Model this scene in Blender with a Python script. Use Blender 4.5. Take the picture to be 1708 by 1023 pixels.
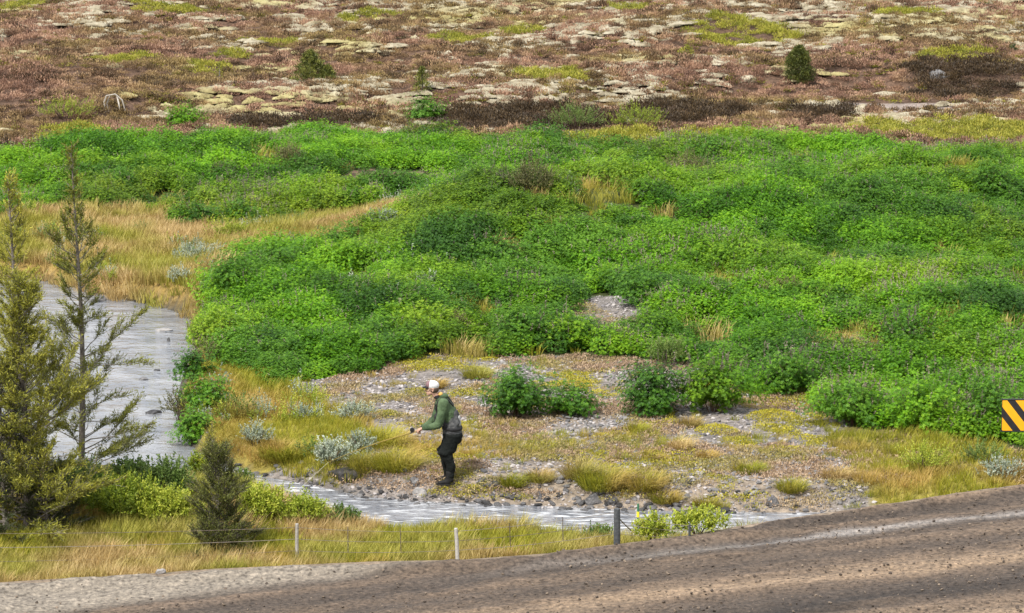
import bpy, math, random
import numpy as np
from mathutils import Vector, Matrix

for o in list(bpy.data.objects): bpy.data.objects.remove(o)
S = bpy.context.scene
COL = S.collection

# ------------------------------------------------------------------ camera
FPX, CW, CH = 5700.0, 1708.0, 1023.0
CAMH, PITCH = 12.7, math.radians(10.06)
cd = bpy.data.cameras.new('camera'); cam = bpy.data.objects.new('camera', cd); COL.objects.link(cam)
cd.sensor_width = 36.0; cd.lens = 36.0 * FPX / CW; cd.clip_start = 0.5; cd.clip_end = 12000
cam.location = (0, 0, CAMH); cam.rotation_euler = (math.radians(90) - PITCH, 0, 0)
S.camera = cam
S.render.resolution_x = 1024; S.render.resolution_y = 613

# ------------------------------------------------------------------ light
SUN_EL, SUN_AZ = 52.0, 215.0         # azimuth measured clockwise from +Y (behind the camera, to the left)
wd = bpy.data.worlds.new('World'); S.world = wd; wd.use_nodes = True
nt = wd.node_tree; nt.nodes.clear()
sky = nt.nodes.new('ShaderNodeTexSky'); sky.sky_type = 'NISHITA'; sky.sun_disc = False
sky.sun_elevation = math.radians(SUN_EL); sky.sun_rotation = math.radians(SUN_AZ)
tc = nt.nodes.new('ShaderNodeTexCoord'); mp = nt.nodes.new('ShaderNodeMapping'); mp.inputs['Scale'].default_value = (2, 2, 5)
nz = nt.nodes.new('ShaderNodeTexNoise'); nz.inputs['Scale'].default_value = 1.3; nz.inputs['Detail'].default_value = 6
rp = nt.nodes.new('ShaderNodeValToRGB')
rp.color_ramp.elements[0].position = 0.3; rp.color_ramp.elements[0].color = (0.62, 0.66, 0.74, 1)
rp.color_ramp.elements[1].position = 0.7; rp.color_ramp.elements[1].color = (1.0, 0.99, 0.98, 1)
ml = nt.nodes.new('ShaderNodeVectorMath'); ml.operation = 'SCALE'; ml.inputs['Scale'].default_value = 9.0
mx = nt.nodes.new('ShaderNodeMixRGB'); mx.inputs['Fac'].default_value = 0.82
bg = nt.nodes.new('ShaderNodeBackground'); bg.inputs['Strength'].default_value = 0.092
wo = nt.nodes.new('ShaderNodeOutputWorld')
L = nt.links.new
L(tc.outputs['Generated'], mp.inputs['Vector']); L(mp.outputs['Vector'], nz.inputs['Vector']); L(nz.outputs['Fac'], rp.inputs['Fac'])
L(rp.outputs['Color'], ml.inputs[0]); L(sky.outputs['Color'], mx.inputs['Color1']); L(ml.outputs['Vector'], mx.inputs['Color2'])
L(mx.outputs['Color'], bg.inputs['Color']); L(bg.outputs['Background'], wo.inputs['Surface'])
sd_ = bpy.data.lights.new('sun', 'SUN'); sd_.energy = 3.0; sd_.angle = math.radians(7); sd_.color = (1.0, 0.95, 0.87)
sun = bpy.data.objects.new('sun', sd_); COL.objects.link(sun)
az = math.radians(SUN_AZ); el = math.radians(SUN_EL)
sdir = Vector((math.sin(az) * math.cos(el), math.cos(az) * math.cos(el), math.sin(el)))
sun.rotation_euler = sdir.to_track_quat('Z', 'Y').to_euler(); sun.location = (0, 0, 60)
S.view_settings.view_transform = 'Standard'; S.view_settings.look = 'None'
S.view_settings.exposure = 0.97; S.view_settings.gamma = 1.0; S.view_settings.use_curve_mapping = False

# ------------------------------------------------------------------ maths helpers
def W(px, py, z=0.0):
    """photo pixel -> world point at height z"""
    px = np.asarray(px, float); py = np.asarray(py, float)
    cx = (px - CW / 2) / FPX; cy = (CH / 2 - py) / FPX
    c, s = math.cos(PITCH), math.sin(PITCH)
    dx, dy, dz = cx, c + cy * s, -s + cy * c
    t = (CAMH - z) / (-dz)
    return t * dx, t * dy
def PXM(y):                      # photo pixels per metre at ground distance y
    return FPX / math.hypot(y, CAMH)
def sstep(a, b, x):
    t = np.clip((x - a) / (b - a), 0, 1); return t * t * (3 - 2 * t)
def vnoise(x, y, seed=0):
    xi = np.floor(x).astype(np.int64); yi = np.floor(y).astype(np.int64)
    fx = x - xi; fy = y - yi; fx = fx * fx * (3 - 2 * fx); fy = fy * fy * (3 - 2 * fy)
    def h(a, b):
        n = (a * 374761393 + b * 668265263 + seed * 1442695041) & 0xffffffff
        n = ((n ^ (n >> 13)) * 1274126177) & 0xffffffff
        return ((n ^ (n >> 16)) & 0xffff) / 65535.0
    return (h(xi, yi) * (1 - fx) + h(xi + 1, yi) * fx) * (1 - fy) + (h(xi, yi + 1) * (1 - fx) + h(xi + 1, yi + 1) * fx) * fy
def fbm(x, y, s=1.0, o=4, seed=0):
    x = np.asarray(x, float) / s; y = np.asarray(y, float) / s; r = 0; a = 0.5; n = 0
    for k in range(o):
        r = r + a * vnoise(x, y, seed + k * 17); n += a; a *= 0.5; x = x * 2.03 + 5.1; y = y * 2.03 - 3.7
    return r / n
def poly_px(pts, z=0.0):
    a = np.array(pts, float); x, y = W(a[:, 0], a[:, 1], z); return np.stack([x, y], 1)
def inside(P, x, y):
    r = np.zeros(np.shape(x), bool); n = len(P)
    for i in range(n):
        x0, y0 = P[i]; x1, y1 = P[(i + 1) % n]
        if y0 == y1: continue
        c = ((y0 > y) != (y1 > y)) & (x < (x1 - x0) * (y - y0) / (y1 - y0) + x0)
        r ^= c
    return r
def pdist(P, x, y, closed=True):
    d = np.full(np.shape(x), 1e9); n = len(P)
    for i in range(n if closed else n - 1):
        ax, ay = P[i]; bx, by = P[(i + 1) % n]
        ex, ey = bx - ax, by - ay; l = ex * ex + ey * ey + 1e-12
        t = np.clip(((x - ax) * ex + (y - ay) * ey) / l, 0, 1)
        d = np.minimum(d, np.hypot(x - ax - t * ex, y - ay - t * ey))
    return d
def sdist(P, x, y):
    d = pdist(P, x, y); return np.where(inside(P, x, y), -d, d)

# ------------------------------------------------------------------ the lie of the land
WZ = -0.30
RIVER = poly_px([(-700, 440), (-200, 455), (0, 468), (60, 466), (120, 480), (200, 499), (260, 510), (300, 522), (338, 545), (332, 575),
    (314, 600), (302, 640), (292, 680), (302, 720), (320, 748), (350, 770), (400, 784), (440, 799), (540, 818), (600, 832), (700, 840),
    (850, 845), (1000, 852), (1140, 857), (1300, 859), (1400, 859), (1600, 858), (1800, 850), (2100, 830), (2100, 850), (1800, 868),
    (1600, 883), (1500, 897), (1300, 908), (1210, 910), (1100, 908), (1000, 904), (950, 898), (900, 892), (760, 888), (680, 885),
    (640, 880), (600, 870), (520, 846), (460, 818), (380, 808), (300, 802), (240, 797), (150, 792), (0, 792), (-200, 800), (-700, 820)], WZ)
def zroad(x): return 0.35 + 0.048 * (np.clip(x, -30, 40) + 7.2)
_e = [(-900, 1035), (-400, 1000), (-200, 985), (0, 972), (200, 960), (400, 947), (600, 938), (760, 934), (900, 925), (1030, 908), (1150, 893),
      (1250, 875), (1330, 862), (1420, 850), (1500, 838), (1600, 822), (1708, 808), (1900, 781), (2300, 728)]
_ex, _ey = [], []
for _p in _e:
    z = 0.5
    for _ in range(12):
        a, b = W(_p[0], _p[1], z); z = float(zroad(a))
    _ex.append(float(a)); _ey.append(float(b))
_ex = np.array([-400.] + _ex + [400.]); _ey = np.array([_ey[0] - 25.] + _ey + [_ey[-1] + 110.])
def yroad(x): return np.interp(x, _ex, _ey)
BUMPS = []      # x, y, rx, ry, h
def bump(px, py, rx, ry, h):
    x, y = W(px, py); BUMPS.append((float(x), float(y), rx, ry, h))
bump(1130, 415, 7.5, 4.5, 1.15); bump(820, 440, 3.5, 3.5, 0.5); bump(1560, 370, 4.5, 4.0, 0.9); bump(500, 300, 6, 3.5, 0.5)
bump(1480, 520, 5, 3.5, 0.6); bump(400, 480, 1.8, 2.5, 0.4); bump(640, 530, 3, 2.5, 0.3); bump(1640, 600, 3, 2.5, 0.5)
bump(1130, 540, 2.5, 1.6, 0.35); bump(60, 300, 6, 4, .4)
SCARP = poly_px([(-600, 215), (0, 205), (180, 200), (330, 186), (480, 192), (640, 180), (760, 186), (900, 178), (1050, 172), (1200, 162), (1400, 150), (1708, 160), (2300, 165)])
def T(x, y):
    x = np.asarray(x, float); y = np.asarray(y, float)
    g = (fbm(x, y, 3.0, 3, 3) - 0.5) * 0.16 + (fbm(x, y, 0.6, 2, 9) - 0.5) * 0.05
    for bx, by, rx, ry, h in BUMPS:
        g = g + h * np.exp(-((x - bx) / rx) ** 2 - ((y - by) / ry) ** 2)
    g = g + (fbm(x, y, 6, 3, 21) - 0.42) * 0.9 * sstep(64, 74, y) * sstep(104, 88, y)
    # rise on to the lava heath, with a low scarp, then gently up and far away
    ys = np.interp(x, SCARP[:, 0], SCARP[:, 1])
    g = g + 0.55 * sstep(-1.5, 1.5, y - ys) + 0.014 * np.clip(y - 112, 0, 400)
    hm = sstep(0, 8, y - ys)
    g = g + hm * ((fbm(x, y, 7, 3, 31) - 0.5) * 1.3 + (fbm(x, y * 1.6, 1.3, 3, 37) - 0.5) * 0.5)
    # far hills
    g = g + sstep(400, 1800, y) * (30 + 60 * fbm(x, y, 900, 3, 41))
    r = sdist(RIVER, x, y)
    wide = 0.35 + 0.7 * sstep(-5.5, -3.5, x)
    b = sstep(0, 1, r / wide)
    g = np.where(r > 0, WZ - 0.02 + (g - WZ + 0.02) * b, WZ - 0.02 - 0.28 * sstep(0, 1.0, -r))
    e = y - yroad(x); zr = zroad(x)
    emb = zr - 0.03 - 0.36 * np.maximum(e - 0.15, 0)
    g = np.where(e > 0, np.maximum(g, emb), np.where(e > -0.6, np.minimum(np.maximum(g, zr), zr - 0.03), zr - 0.08))
    hill = 11.0 - 0.29 * y
    g = np.where(y < 38, np.maximum(g, hill), g)
    return g
def P(px, py):
    zs = np.linspace(4.0, -0.6, 461); x, y = W(px, py, zs); f = zs - T(x, y)      # first crossing of the sight line with the ground
    i = int(np.argmax(f <= 0)); i = max(i, 1); t = f[i - 1] / (f[i - 1] - f[i] + 1e-12); z = float(zs[i - 1] + (zs[i] - zs[i - 1]) * t)
    x, y = W(px, py, z); return Vector((float(x), float(y), z))

# ------------------------------------------------------------------ mesh helpers
def mk_mesh(name, V, F, mats=(), attrs=None, smooth=False, mi=None):
    """V (n,3); F: (m,k) int array or list of such arrays"""
    if isinstance(F, np.ndarray): F = [F]
    me = bpy.data.meshes.new(name)
    V = np.asarray(V, np.float32)
    loops = np.concatenate([f.reshape(-1) for f in F]).astype(np.int32)
    tot = np.concatenate([np.full(len(f), f.shape[1], np.int32) for f in F])
    st = np.concatenate([[0], np.cumsum(tot)[:-1]]).astype(np.int32)
    me.vertices.add(len(V)); me.vertices.foreach_set('co', V.reshape(-1))
    me.loops.add(len(loops)); me.loops.foreach_set('vertex_index', loops)
    me.polygons.add(len(tot)); me.polygons.foreach_set('loop_start', st); me.polygons.foreach_set('loop_total', tot)
    if mi is not None: me.polygons.foreach_set('material_index', np.asarray(mi, np.int32))
    me.polygons.foreach_set('use_smooth', np.full(len(tot), smooth))
    for k, (ty, a) in (attrs or {}).items():
        at = me.attributes.new(k, ty, 'POINT')
        a = np.asarray(a, np.float32)
        at.data.foreach_set('value' if ty == 'FLOAT' else 'color' if ty == 'FLOAT_COLOR' else 'vector', a.reshape(-1))
    me.update(calc_edges=True)
    for m in (mats if isinstance(mats, (list, tuple)) else [mats]): me.materials.append(m)
    return me
class Geo:
    def __init__(s): s.V = []; s.F4 = []; s.F3 = []; s.v = []; s.n = 0; s.m4 = []; s.m3 = []
    def add(s, V, F, v=0.5, m=0):
        V = np.asarray(V, float).reshape(-1, 3); F = np.asarray(F, int)
        (s.F4 if F.shape[1] == 4 else s.F3).append(F + s.n); (s.m4 if F.shape[1] == 4 else s.m3).append(np.full(len(F), m))
        s.V.append(V); s.v.append(np.broadcast_to(np.asarray(v, float), (len(V),))); s.n += len(V)
    def leaves(s, p, d, n, Ln, Wd, v, m=0, mid=0.45):
        """diamond leaves: base p, direction d, normal n"""
        side = np.cross(d, n); side /= (np.linalg.norm(side, axis=1, keepdims=True) + 1e-9)
        Ln = np.broadcast_to(Ln, (len(p),))[:, None]; Wd = np.broadcast_to(Wd, (len(p),))[:, None]
        a = p; b = p + d * Ln * mid + side * Wd * .5; c = p + d * Ln; e = p + d * Ln * mid - side * Wd * .5
        V = np.stack([a, b, c, e], 1).reshape(-1, 3); k = len(p)
        s.add(V, np.arange(4 * k).reshape(-1, 4), np.repeat(np.broadcast_to(v, (k,)), 4), m)
    def tube(s, pts, rad, n=6, v=0.5, m=0, cap=True):
        pts = [Vector(p) for p in pts]; R = []; N = len(pts)
        for i, p in enumerate(pts):
            t = (pts[min(i + 1, N - 1)] - pts[max(i - 1, 0)]).normalized()
            u = t.cross(Vector((0.13, 0.97, 0.21))).normalized(); w = t.cross(u)
            r = rad[i] if hasattr(rad, '__len__') else rad
            for k in range(n):
                a = 2 * math.pi * k / n; R.append(p + (u * math.cos(a) + w * math.sin(a)) * r)
        F = [[i * n + k, i * n + (k + 1) % n, (i + 1) * n + (k + 1) % n, (i + 1) * n + k] for i in range(N - 1) for k in range(n)]
        V = [tuple(q) for q in R]; s.add(V, F, v, m)
        if cap:
            for base, c in ((0, pts[0]), ((N - 1) * n, pts[-1])):
                s.add([V[base + k] for k in range(n)] + [tuple(c)], [[k, (k + 1) % n, n] for k in range(n)], v, m)
    def box(s, c, h, v=0.5, m=0, M=None):
        V = np.array([(x, y, z) for x in (-1, 1) for y in (-1, 1) for z in (-1, 1)], float) * np.array(h)
        if M is not None: V = V @ np.array(M.to_3x3()).T
        V = V + np.array(c)
        s.add(V, [[0, 1, 3, 2], [4, 6, 7, 5], [0, 4, 5, 1], [2, 3, 7, 6], [0, 2, 6, 4], [1, 5, 7, 3]], v, m)
    def mesh(s, name, mats, smooth=False):
        F = []; mi = []
        if s.F4: F.append(np.concatenate(s.F4)); mi.append(np.concatenate(s.m4))
        if s.F3: F.append(np.concatenate(s.F3)); mi.append(np.concatenate(s.m3))
        return mk_mesh(name, np.concatenate(s.V), F, mats, {'v': ('FLOAT', np.concatenate(s.v))}, smooth, np.concatenate(mi))
def link(name, data, parent=None, loc=None):
    o = bpy.data.objects.new(name, data); COL.objects.link(o)
    if parent: o.parent = parent
    if loc is not None: o.location = loc
    return o
def tag(o, label=None, cat=None, group=None, kind=None):
    if label: o['label'] = label
    if cat: o['category'] = cat
    if group: o['group'] = group
    if kind: o['kind'] = kind
    return o
def empty(name, loc, label, cat, group=None, rz=0):
    o = link(name, None, None, loc); o.empty_display_size = 0.2; o.rotation_euler[2] = rz
    return tag(o, label, cat, group)

# ------------------------------------------------------------------ materials
def nodes(name):
    m = bpy.data.materials.new(name); m.use_nodes = True; t = m.node_tree; t.nodes.clear()
    out = t.nodes.new('ShaderNodeOutputMaterial'); return m, t, out
def N(t, ty, **kw):
    n = t.nodes.new(ty)
    for k, v in kw.items():
        if k in n.inputs: n.inputs[k].default_value = v
        else: setattr(n, k, v)
    return n
def ramp(t, fac, stops):
    r = t.nodes.new('ShaderNodeValToRGB'); cr = r.color_ramp
    while len(cr.elements) < len(stops): cr.elements.new(0.5)
    for e, (p, c) in zip(cr.elements, stops): e.position = p; e.color = (*c, 1)
    t.links.new(fac, r.inputs['Fac']); return r
def wnoise(t, scale, detail=2, stretch=None, w=0.0):
    g = t.nodes.new('ShaderNodeNewGeometry'); v = g.outputs['Position']
    if stretch or w:
        mpp = t.nodes.new('ShaderNodeMapping'); mpp.inputs['Scale'].default_value = stretch or (1, 1, 1); mpp.inputs['Location'].default_value = (w, w, 0)
        t.links.new(v, mpp.inputs['Vector']); v = mpp.outputs['Vector']
    n = N(t, 'ShaderNodeTexNoise', Scale=scale, Detail=detail); t.links.new(v, n.inputs['Vector']); return n.outputs['Fac']
def foliage(name, cols, patch=None, pscale=0.25, plo=0.45, phi=0.62, trans=0.3, rough=0.55, w=0.0, rw=0.38):
    """leaf colours run with leaf age ('v') and plant; 'patch' colours take over in world-space drifts"""
    m, t, out = nodes(name)
    a = N(t, 'ShaderNodeAttribute', attribute_name='v'); oi = N(t, 'ShaderNodeObjectInfo')
    s1 = N(t, 'ShaderNodeMath', operation='MULTIPLY_ADD'); s1.inputs[1].default_value = 1 - rw; t.links.new(a.outputs['Fac'], s1.inputs[0])
    s2 = N(t, 'ShaderNodeMath', operation='MULTIPLY'); s2.inputs[1].default_value = rw; t.links.new(oi.outputs['Random'], s2.inputs[0])
    ta = N(t, 'ShaderNodeAttribute', attribute_type='INSTANCER', attribute_name='tone'); s3 = N(t, 'ShaderNodeMath', operation='ADD')
    t.links.new(ta.outputs['Fac'], s3.inputs[0]); t.links.new(s2.outputs[0], s3.inputs[1]); t.links.new(s3.outputs[0], s1.inputs[2])
    k = len(cols); col = ramp(t, s1.outputs[0], [(0.1 + 0.8 * i / max(k - 1, 1), c) for i, c in enumerate(cols)]).outputs['Color']
    if patch:
        f = wnoise(t, pscale, 3, None, w)
        mr = N(t, 'ShaderNodeMapRange'); mr.inputs['From Min'].default_value = plo; mr.inputs['From Max'].default_value = phi
        t.links.new(f, mr.inputs['Value'])
        c2 = ramp(t, s1.outputs[0], [(0.1 + 0.8 * i / max(len(patch) - 1, 1), c) for i, c in enumerate(patch)]).outputs['Color']
        mxx = N(t, 'ShaderNodeMixRGB'); t.links.new(mr.outputs[0], mxx.inputs['Fac']); t.links.new(col, mxx.inputs['Color1']); t.links.new(c2, mxx.inputs['Color2'])
        col = mxx.outputs['Color']
    b = N(t, 'ShaderNodeBsdfPrincipled', Roughness=rough); b.inputs['Specular IOR Level'].default_value = 0.3
    tr = N(t, 'ShaderNodeBsdfTranslucent'); ms = N(t, 'ShaderNodeMixShader', Fac=trans)
    t.links.new(col, b.inputs['Base Color']); t.links.new(col, tr.inputs['Color'])
    t.links.new(b.outputs[0], ms.inputs[1]); t.links.new(tr.outputs[0], ms.inputs[2]); t.links.new(ms.outputs[0], out.inputs['Surface'])
    return m
def solid(name, cols, scale=20, rough=0.8, bumpd=0.0, bs=40, rnd=0.5, spec=0.4, metal=0.0, coat=0.0):
    m, t, out = nodes(name)
    f = N(t, 'ShaderNodeTexNoise', Scale=scale, Detail=4); c = N(t, 'ShaderNodeTexCoord'); t.links.new(c.outputs['Object'], f.inputs['Vector'])
    oi = N(t, 'ShaderNodeObjectInfo'); mm = N(t, 'ShaderNodeMath', operation='MULTIPLY_ADD'); mm.inputs[1].default_value = rnd
    t.links.new(oi.outputs['Random'], mm.inputs[0]); 
    sc = N(t, 'ShaderNodeMath', operation='MULTIPLY_ADD'); sc.inputs[1].default_value = 1.2; sc.inputs[2].default_value = -0.1 - rnd / 2
    t.links.new(f.outputs['Fac'], sc.inputs[0]); t.links.new(sc.outputs[0], mm.inputs[2])
    k = len(cols); r = ramp(t, mm.outputs[0], [(0.2 + 0.6 * i / max(k - 1, 1), q) for i, q in enumerate(cols)])
    b = N(t, 'ShaderNodeBsdfPrincipled', Roughness=rough, Metallic=metal); b.inputs['Specular IOR Level'].default_value = spec
    b.inputs['Coat Weight'].default_value = coat
    t.links.new(r.outputs['Color'], b.inputs['Base Color'])
    if bumpd:
        f2 = N(t, 'ShaderNodeTexNoise', Scale=bs, Detail=5); t.links.new(c.outputs['Object'], f2.inputs['Vector'])
        bp = N(t, 'ShaderNodeBump', Strength=1.0, Distance=bumpd); t.links.new(f2.outputs['Fac'], bp.inputs['Height']); t.links.new(bp.outputs[0], b.inputs['Normal'])
    t.links.new(b.outputs[0], out.inputs['Surface']); return m

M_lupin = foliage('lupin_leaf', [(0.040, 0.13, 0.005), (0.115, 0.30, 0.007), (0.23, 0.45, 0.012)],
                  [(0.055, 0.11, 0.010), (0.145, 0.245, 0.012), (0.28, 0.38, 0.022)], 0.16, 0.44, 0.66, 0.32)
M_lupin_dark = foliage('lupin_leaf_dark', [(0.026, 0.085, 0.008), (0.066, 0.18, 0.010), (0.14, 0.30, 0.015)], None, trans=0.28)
M_seed = foliage('lupin_seed_pods', [(0.07, 0.055, 0.045), (0.17, 0.14, 0.115), (0.32, 0.26, 0.20)], None, trans=0.1)
M_will_y = foliage('willow_leaf_yellow_green', [(0.11, 0.17, 0.018), (0.27, 0.34, 0.03), (0.48, 0.50, 0.07)], None, trans=0.3)
M_will_g = foliage('willow_leaf_green', [(0.05, 0.09, 0.02), (0.11, 0.18, 0.035), (0.22, 0.29, 0.07)], None, trans=0.3)
M_will_s = foliage('willow_leaf_silver', [(0.12, 0.17, 0.11), (0.27, 0.32, 0.24), (0.48, 0.52, 0.42)], None, trans=0.2)
M_will_b = foliage('willow_leaf_brownish', [(0.07, 0.075, 0.03), (0.15, 0.15, 0.055), (0.28, 0.24, 0.11)], None, trans=0.25)
M_gold = foliage('dry_grass', [(0.25, 0.165, 0.06), (0.47, 0.33, 0.125), (0.66, 0.51, 0.26)],
                 [(0.15, 0.165, 0.025), (0.32, 0.31, 0.045), (0.50, 0.45, 0.10)], 0.45, 0.42, 0.58, 0.3)
M_green = foliage('green_grass', [(0.13, 0.16, 0.015), (0.29, 0.29, 0.025), (0.46, 0.41, 0.05)],
                  [(0.26, 0.19, 0.04), (0.42, 0.30, 0.07), (0.58, 0.40, 0.14)], 0.5, 0.48, 0.62, 0.3)
M_moss = foliage('yellow_moss', [(0.17, 0.17, 0.015), (0.32, 0.29, 0.02), (0.50, 0.42, 0.04)], None, trans=0.15)
M_dry = foliage('dry_ground_herbs', [(0.20, 0.135, 0.085), (0.36, 0.25, 0.16), (0.50, 0.37, 0.25)],
                [(0.16, 0.16, 0.05), (0.28, 0.24, 0.08), (0.42, 0.33, 0.12)], 0.6, 0.45, 0.6, 0.2)
M_heath = foliage('heather', [(0.10, 0.058, 0.042), (0.29, 0.165, 0.11), (0.56, 0.36, 0.24)],
                  [(0.075, 0.055, 0.028), (0.22, 0.15, 0.062), (0.43, 0.32, 0.13)], 0.22, 0.42, 0.60, 0.2, rw=.55)
M_heath_dark = foliage('heather_dark', [(0.03, 0.021, 0.014), (0.062, 0.042, 0.022), (0.12, 0.078, 0.036)], None, trans=0.15)
M_hy = foliage('dwarf_willow_heath', [(0.13, 0.15, 0.02), (0.29, 0.29, 0.035), (0.48, 0.43, 0.08)], None, trans=0.25)
M_needle = foliage('conifer_needles', [(0.075, 0.095, 0.016), (0.20, 0.21, 0.028), (0.46, 0.43, 0.06)], None, trans=0.2)
M_needle_d = foliage('conifer_needles_dark', [(0.022, 0.033, 0.012), (0.045, 0.062, 0.018), (0.10, 0.12, 0.035)], None, trans=0.12)
M_needle_m = foliage('conifer_needles_olive', [(0.05, 0.065, 0.016), (0.12, 0.14, 0.028), (0.28, 0.28, 0.06)], None, trans=0.15)
M_bark = solid('bark', [(0.06, 0.05, 0.045), (0.14, 0.12, 0.105), (0.24, 0.22, 0.19)], 30, 0.9, 0.01, 60)
M_twig = solid('twig', [(0.06, 0.04, 0.03), (0.15, 0.09, 0.06)], 30, 0.9)
M_rock = solid('river_stone', [(0.075, 0.075, 0.08), (0.17, 0.165, 0.165), (0.31, 0.295, 0.285)], 9, 0.85, 0.01, 30, 0.7)
M_rock_wet = solid('wet_stone', [(0.025, 0.024, 0.025), (0.07, 0.068, 0.07), (0.16, 0.155, 0.155)], 9, 0.45, 0.01, 30, 0.6)
M_gravel = solid('gravel_stone', [(0.13, 0.12, 0.125), (0.25, 0.232, 0.235), (0.40, 0.37, 0.36)], 9, 0.9, 0.0, 30, 0.9)
M_clod = solid('road_clod', [(0.05, 0.038, 0.03), (0.10, 0.075, 0.058), (0.20, 0.155, 0.115)], 9, 0.9, 0.0, 30, 0.9)
M_cush = None

# ground
def ground_mat():
    m, t, out = nodes('ground_cover')
    a = N(t, 'ShaderNodeAttribute', attribute_name='gcol')
    f = wnoise(t, 9.0, 6); r = ramp(t, f, [(0.25, (0.45, 0.45, 0.45)), (0.75, (1.5, 1.5, 1.5))])
    mm = N(t, 'ShaderNodeMixRGB', blend_type='MULTIPLY', Fac=1.0); t.links.new(a.outputs['Color'], mm.inputs['Color1']); t.links.new(r.outputs['Color'], mm.inputs['Color2'])
    b = N(t, 'ShaderNodeBsdfPrincipled', Roughness=0.95); b.inputs['Specular IOR Level'].default_value = 0.2
    t.links.new(mm.outputs[0], b.inputs['Base Color'])
    f2 = wnoise(t, 22.0, 6); bp = N(t, 'ShaderNodeBump', Strength=1.0, Distance=0.05); t.links.new(f2, bp.inputs['Height']); t.links.new(bp.outputs[0], b.inputs['Normal'])
    t.links.new(b.outputs[0], out.inputs['Surface']); return m
M_ground = ground_mat()
def cushion_mat():
    m, t, out = nodes('moss_cushion')
    f = wnoise(t, 2.2, 5); f0 = wnoise(t, 0.14, 2, None, 31)
    r = ramp(t, f, [(0.28, (0.15, 0.12, 0.075)), (0.5, (0.31, 0.275, 0.195)), (0.72, (0.46, 0.42, 0.32))])
    r2 = ramp(t, f, [(0.28, (0.15, 0.12, 0.06)), (0.5, (0.30, 0.26, 0.12)), (0.72, (0.42, 0.38, 0.19))])
    mr = N(t, 'ShaderNodeMapRange'); mr.inputs['From Min'].default_value = 0.5; mr.inputs['From Max'].default_value = 0.62; t.links.new(f0, mr.inputs['Value'])
    mm = N(t, 'ShaderNodeMixRGB'); t.links.new(mr.outputs[0], mm.inputs['Fac']); t.links.new(r.outputs[0], mm.inputs['Color1']); t.links.new(r2.outputs[0], mm.inputs['Color2'])
    b = N(t, 'ShaderNodeBsdfPrincipled', Roughness=0.95); b.inputs['Specular IOR Level'].default_value = 0.15
    t.links.new(mm.outputs[0], b.inputs['Base Color'])
    f2 = wnoise(t, 12.0, 6); bp = N(t, 'ShaderNodeBump', Strength=1.0, Distance=0.08); t.links.new(f2, bp.inputs['Height']); t.links.new(bp.outputs[0], b.inputs['Normal'])
    t.links.new(b.outputs[0], out.inputs['Surface']); return m
M_cush = cushion_mat()
def water_mat():
    m, t, out = nodes('water')
    a = N(t, 'ShaderNodeAttribute', attribute_name='v')       # 1 where the stream runs shallow and fast
    b = N(t, 'ShaderNodeBsdfPrincipled', Roughness=0.05, IOR=1.42)
    c = ramp(t, wnoise(t, 1.1, 4), [(0.35, (0.13, 0.14, 0.16)), (0.7, (0.26, 0.265, 0.28))])  # pale base colour makes up for weak sky reflection
    fo = wnoise(t, 5.5, 6, (0.55, 1.6, 1), 7)
    ff = ramp(t, fo, [(0.50, (0, 0, 0)), (0.75, (1, 1, 1))])
    ff2 = N(t, 'ShaderNodeMath', operation='MULTIPLY'); t.links.new(ff.outputs[0], ff2.inputs[0]); t.links.new(a.outputs['Fac'], ff2.inputs[1])
    mxx = N(t, 'ShaderNodeMixRGB'); t.links.new(ff2.outputs[0], mxx.inputs['Fac']); t.links.new(c.outputs[0], mxx.inputs['Color1']); mxx.inputs['Color2'].default_value = (0.7, 0.72, 0.75, 1)
    t.links.new(mxx.outputs[0], b.inputs['Base Color'])
    ro = N(t, 'ShaderNodeMath', operation='MULTIPLY_ADD'); ro.inputs[1].default_value = 0.4; ro.inputs[2].default_value = 0.05; t.links.new(ff2.outputs[0], ro.inputs[0]); t.links.new(ro.outputs[0], b.inputs['Roughness'])
    f1 = wnoise(t, 2.6, 5, (0.8, 1.1, 1)); f2 = wnoise(t, 8.0, 4, (0.9, 1.1, 1), 3)
    add = N(t, 'ShaderNodeMath', operation='MULTIPLY_ADD'); add.inputs[1].default_value = 0.35; t.links.new(f2, add.inputs[0]); t.links.new(f1, add.inputs[2])
    dd = N(t, 'ShaderNodeMath', operation='MULTIPLY_ADD'); dd.inputs[1].default_value = 0.09; dd.inputs[2].default_value = 0.075; t.links.new(a.outputs['Fac'], dd.inputs[0])
    bp = N(t, 'ShaderNodeBump', Strength=1.0); t.links.new(dd.outputs[0], bp.inputs['Distance']); t.links.new(add.outputs[0], bp.inputs['Height']); t.links.new(bp.outputs[0], b.inputs['Normal'])
    t.links.new(b.outputs[0], out.inputs['Surface']); return m
M_water = water_mat()
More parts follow.
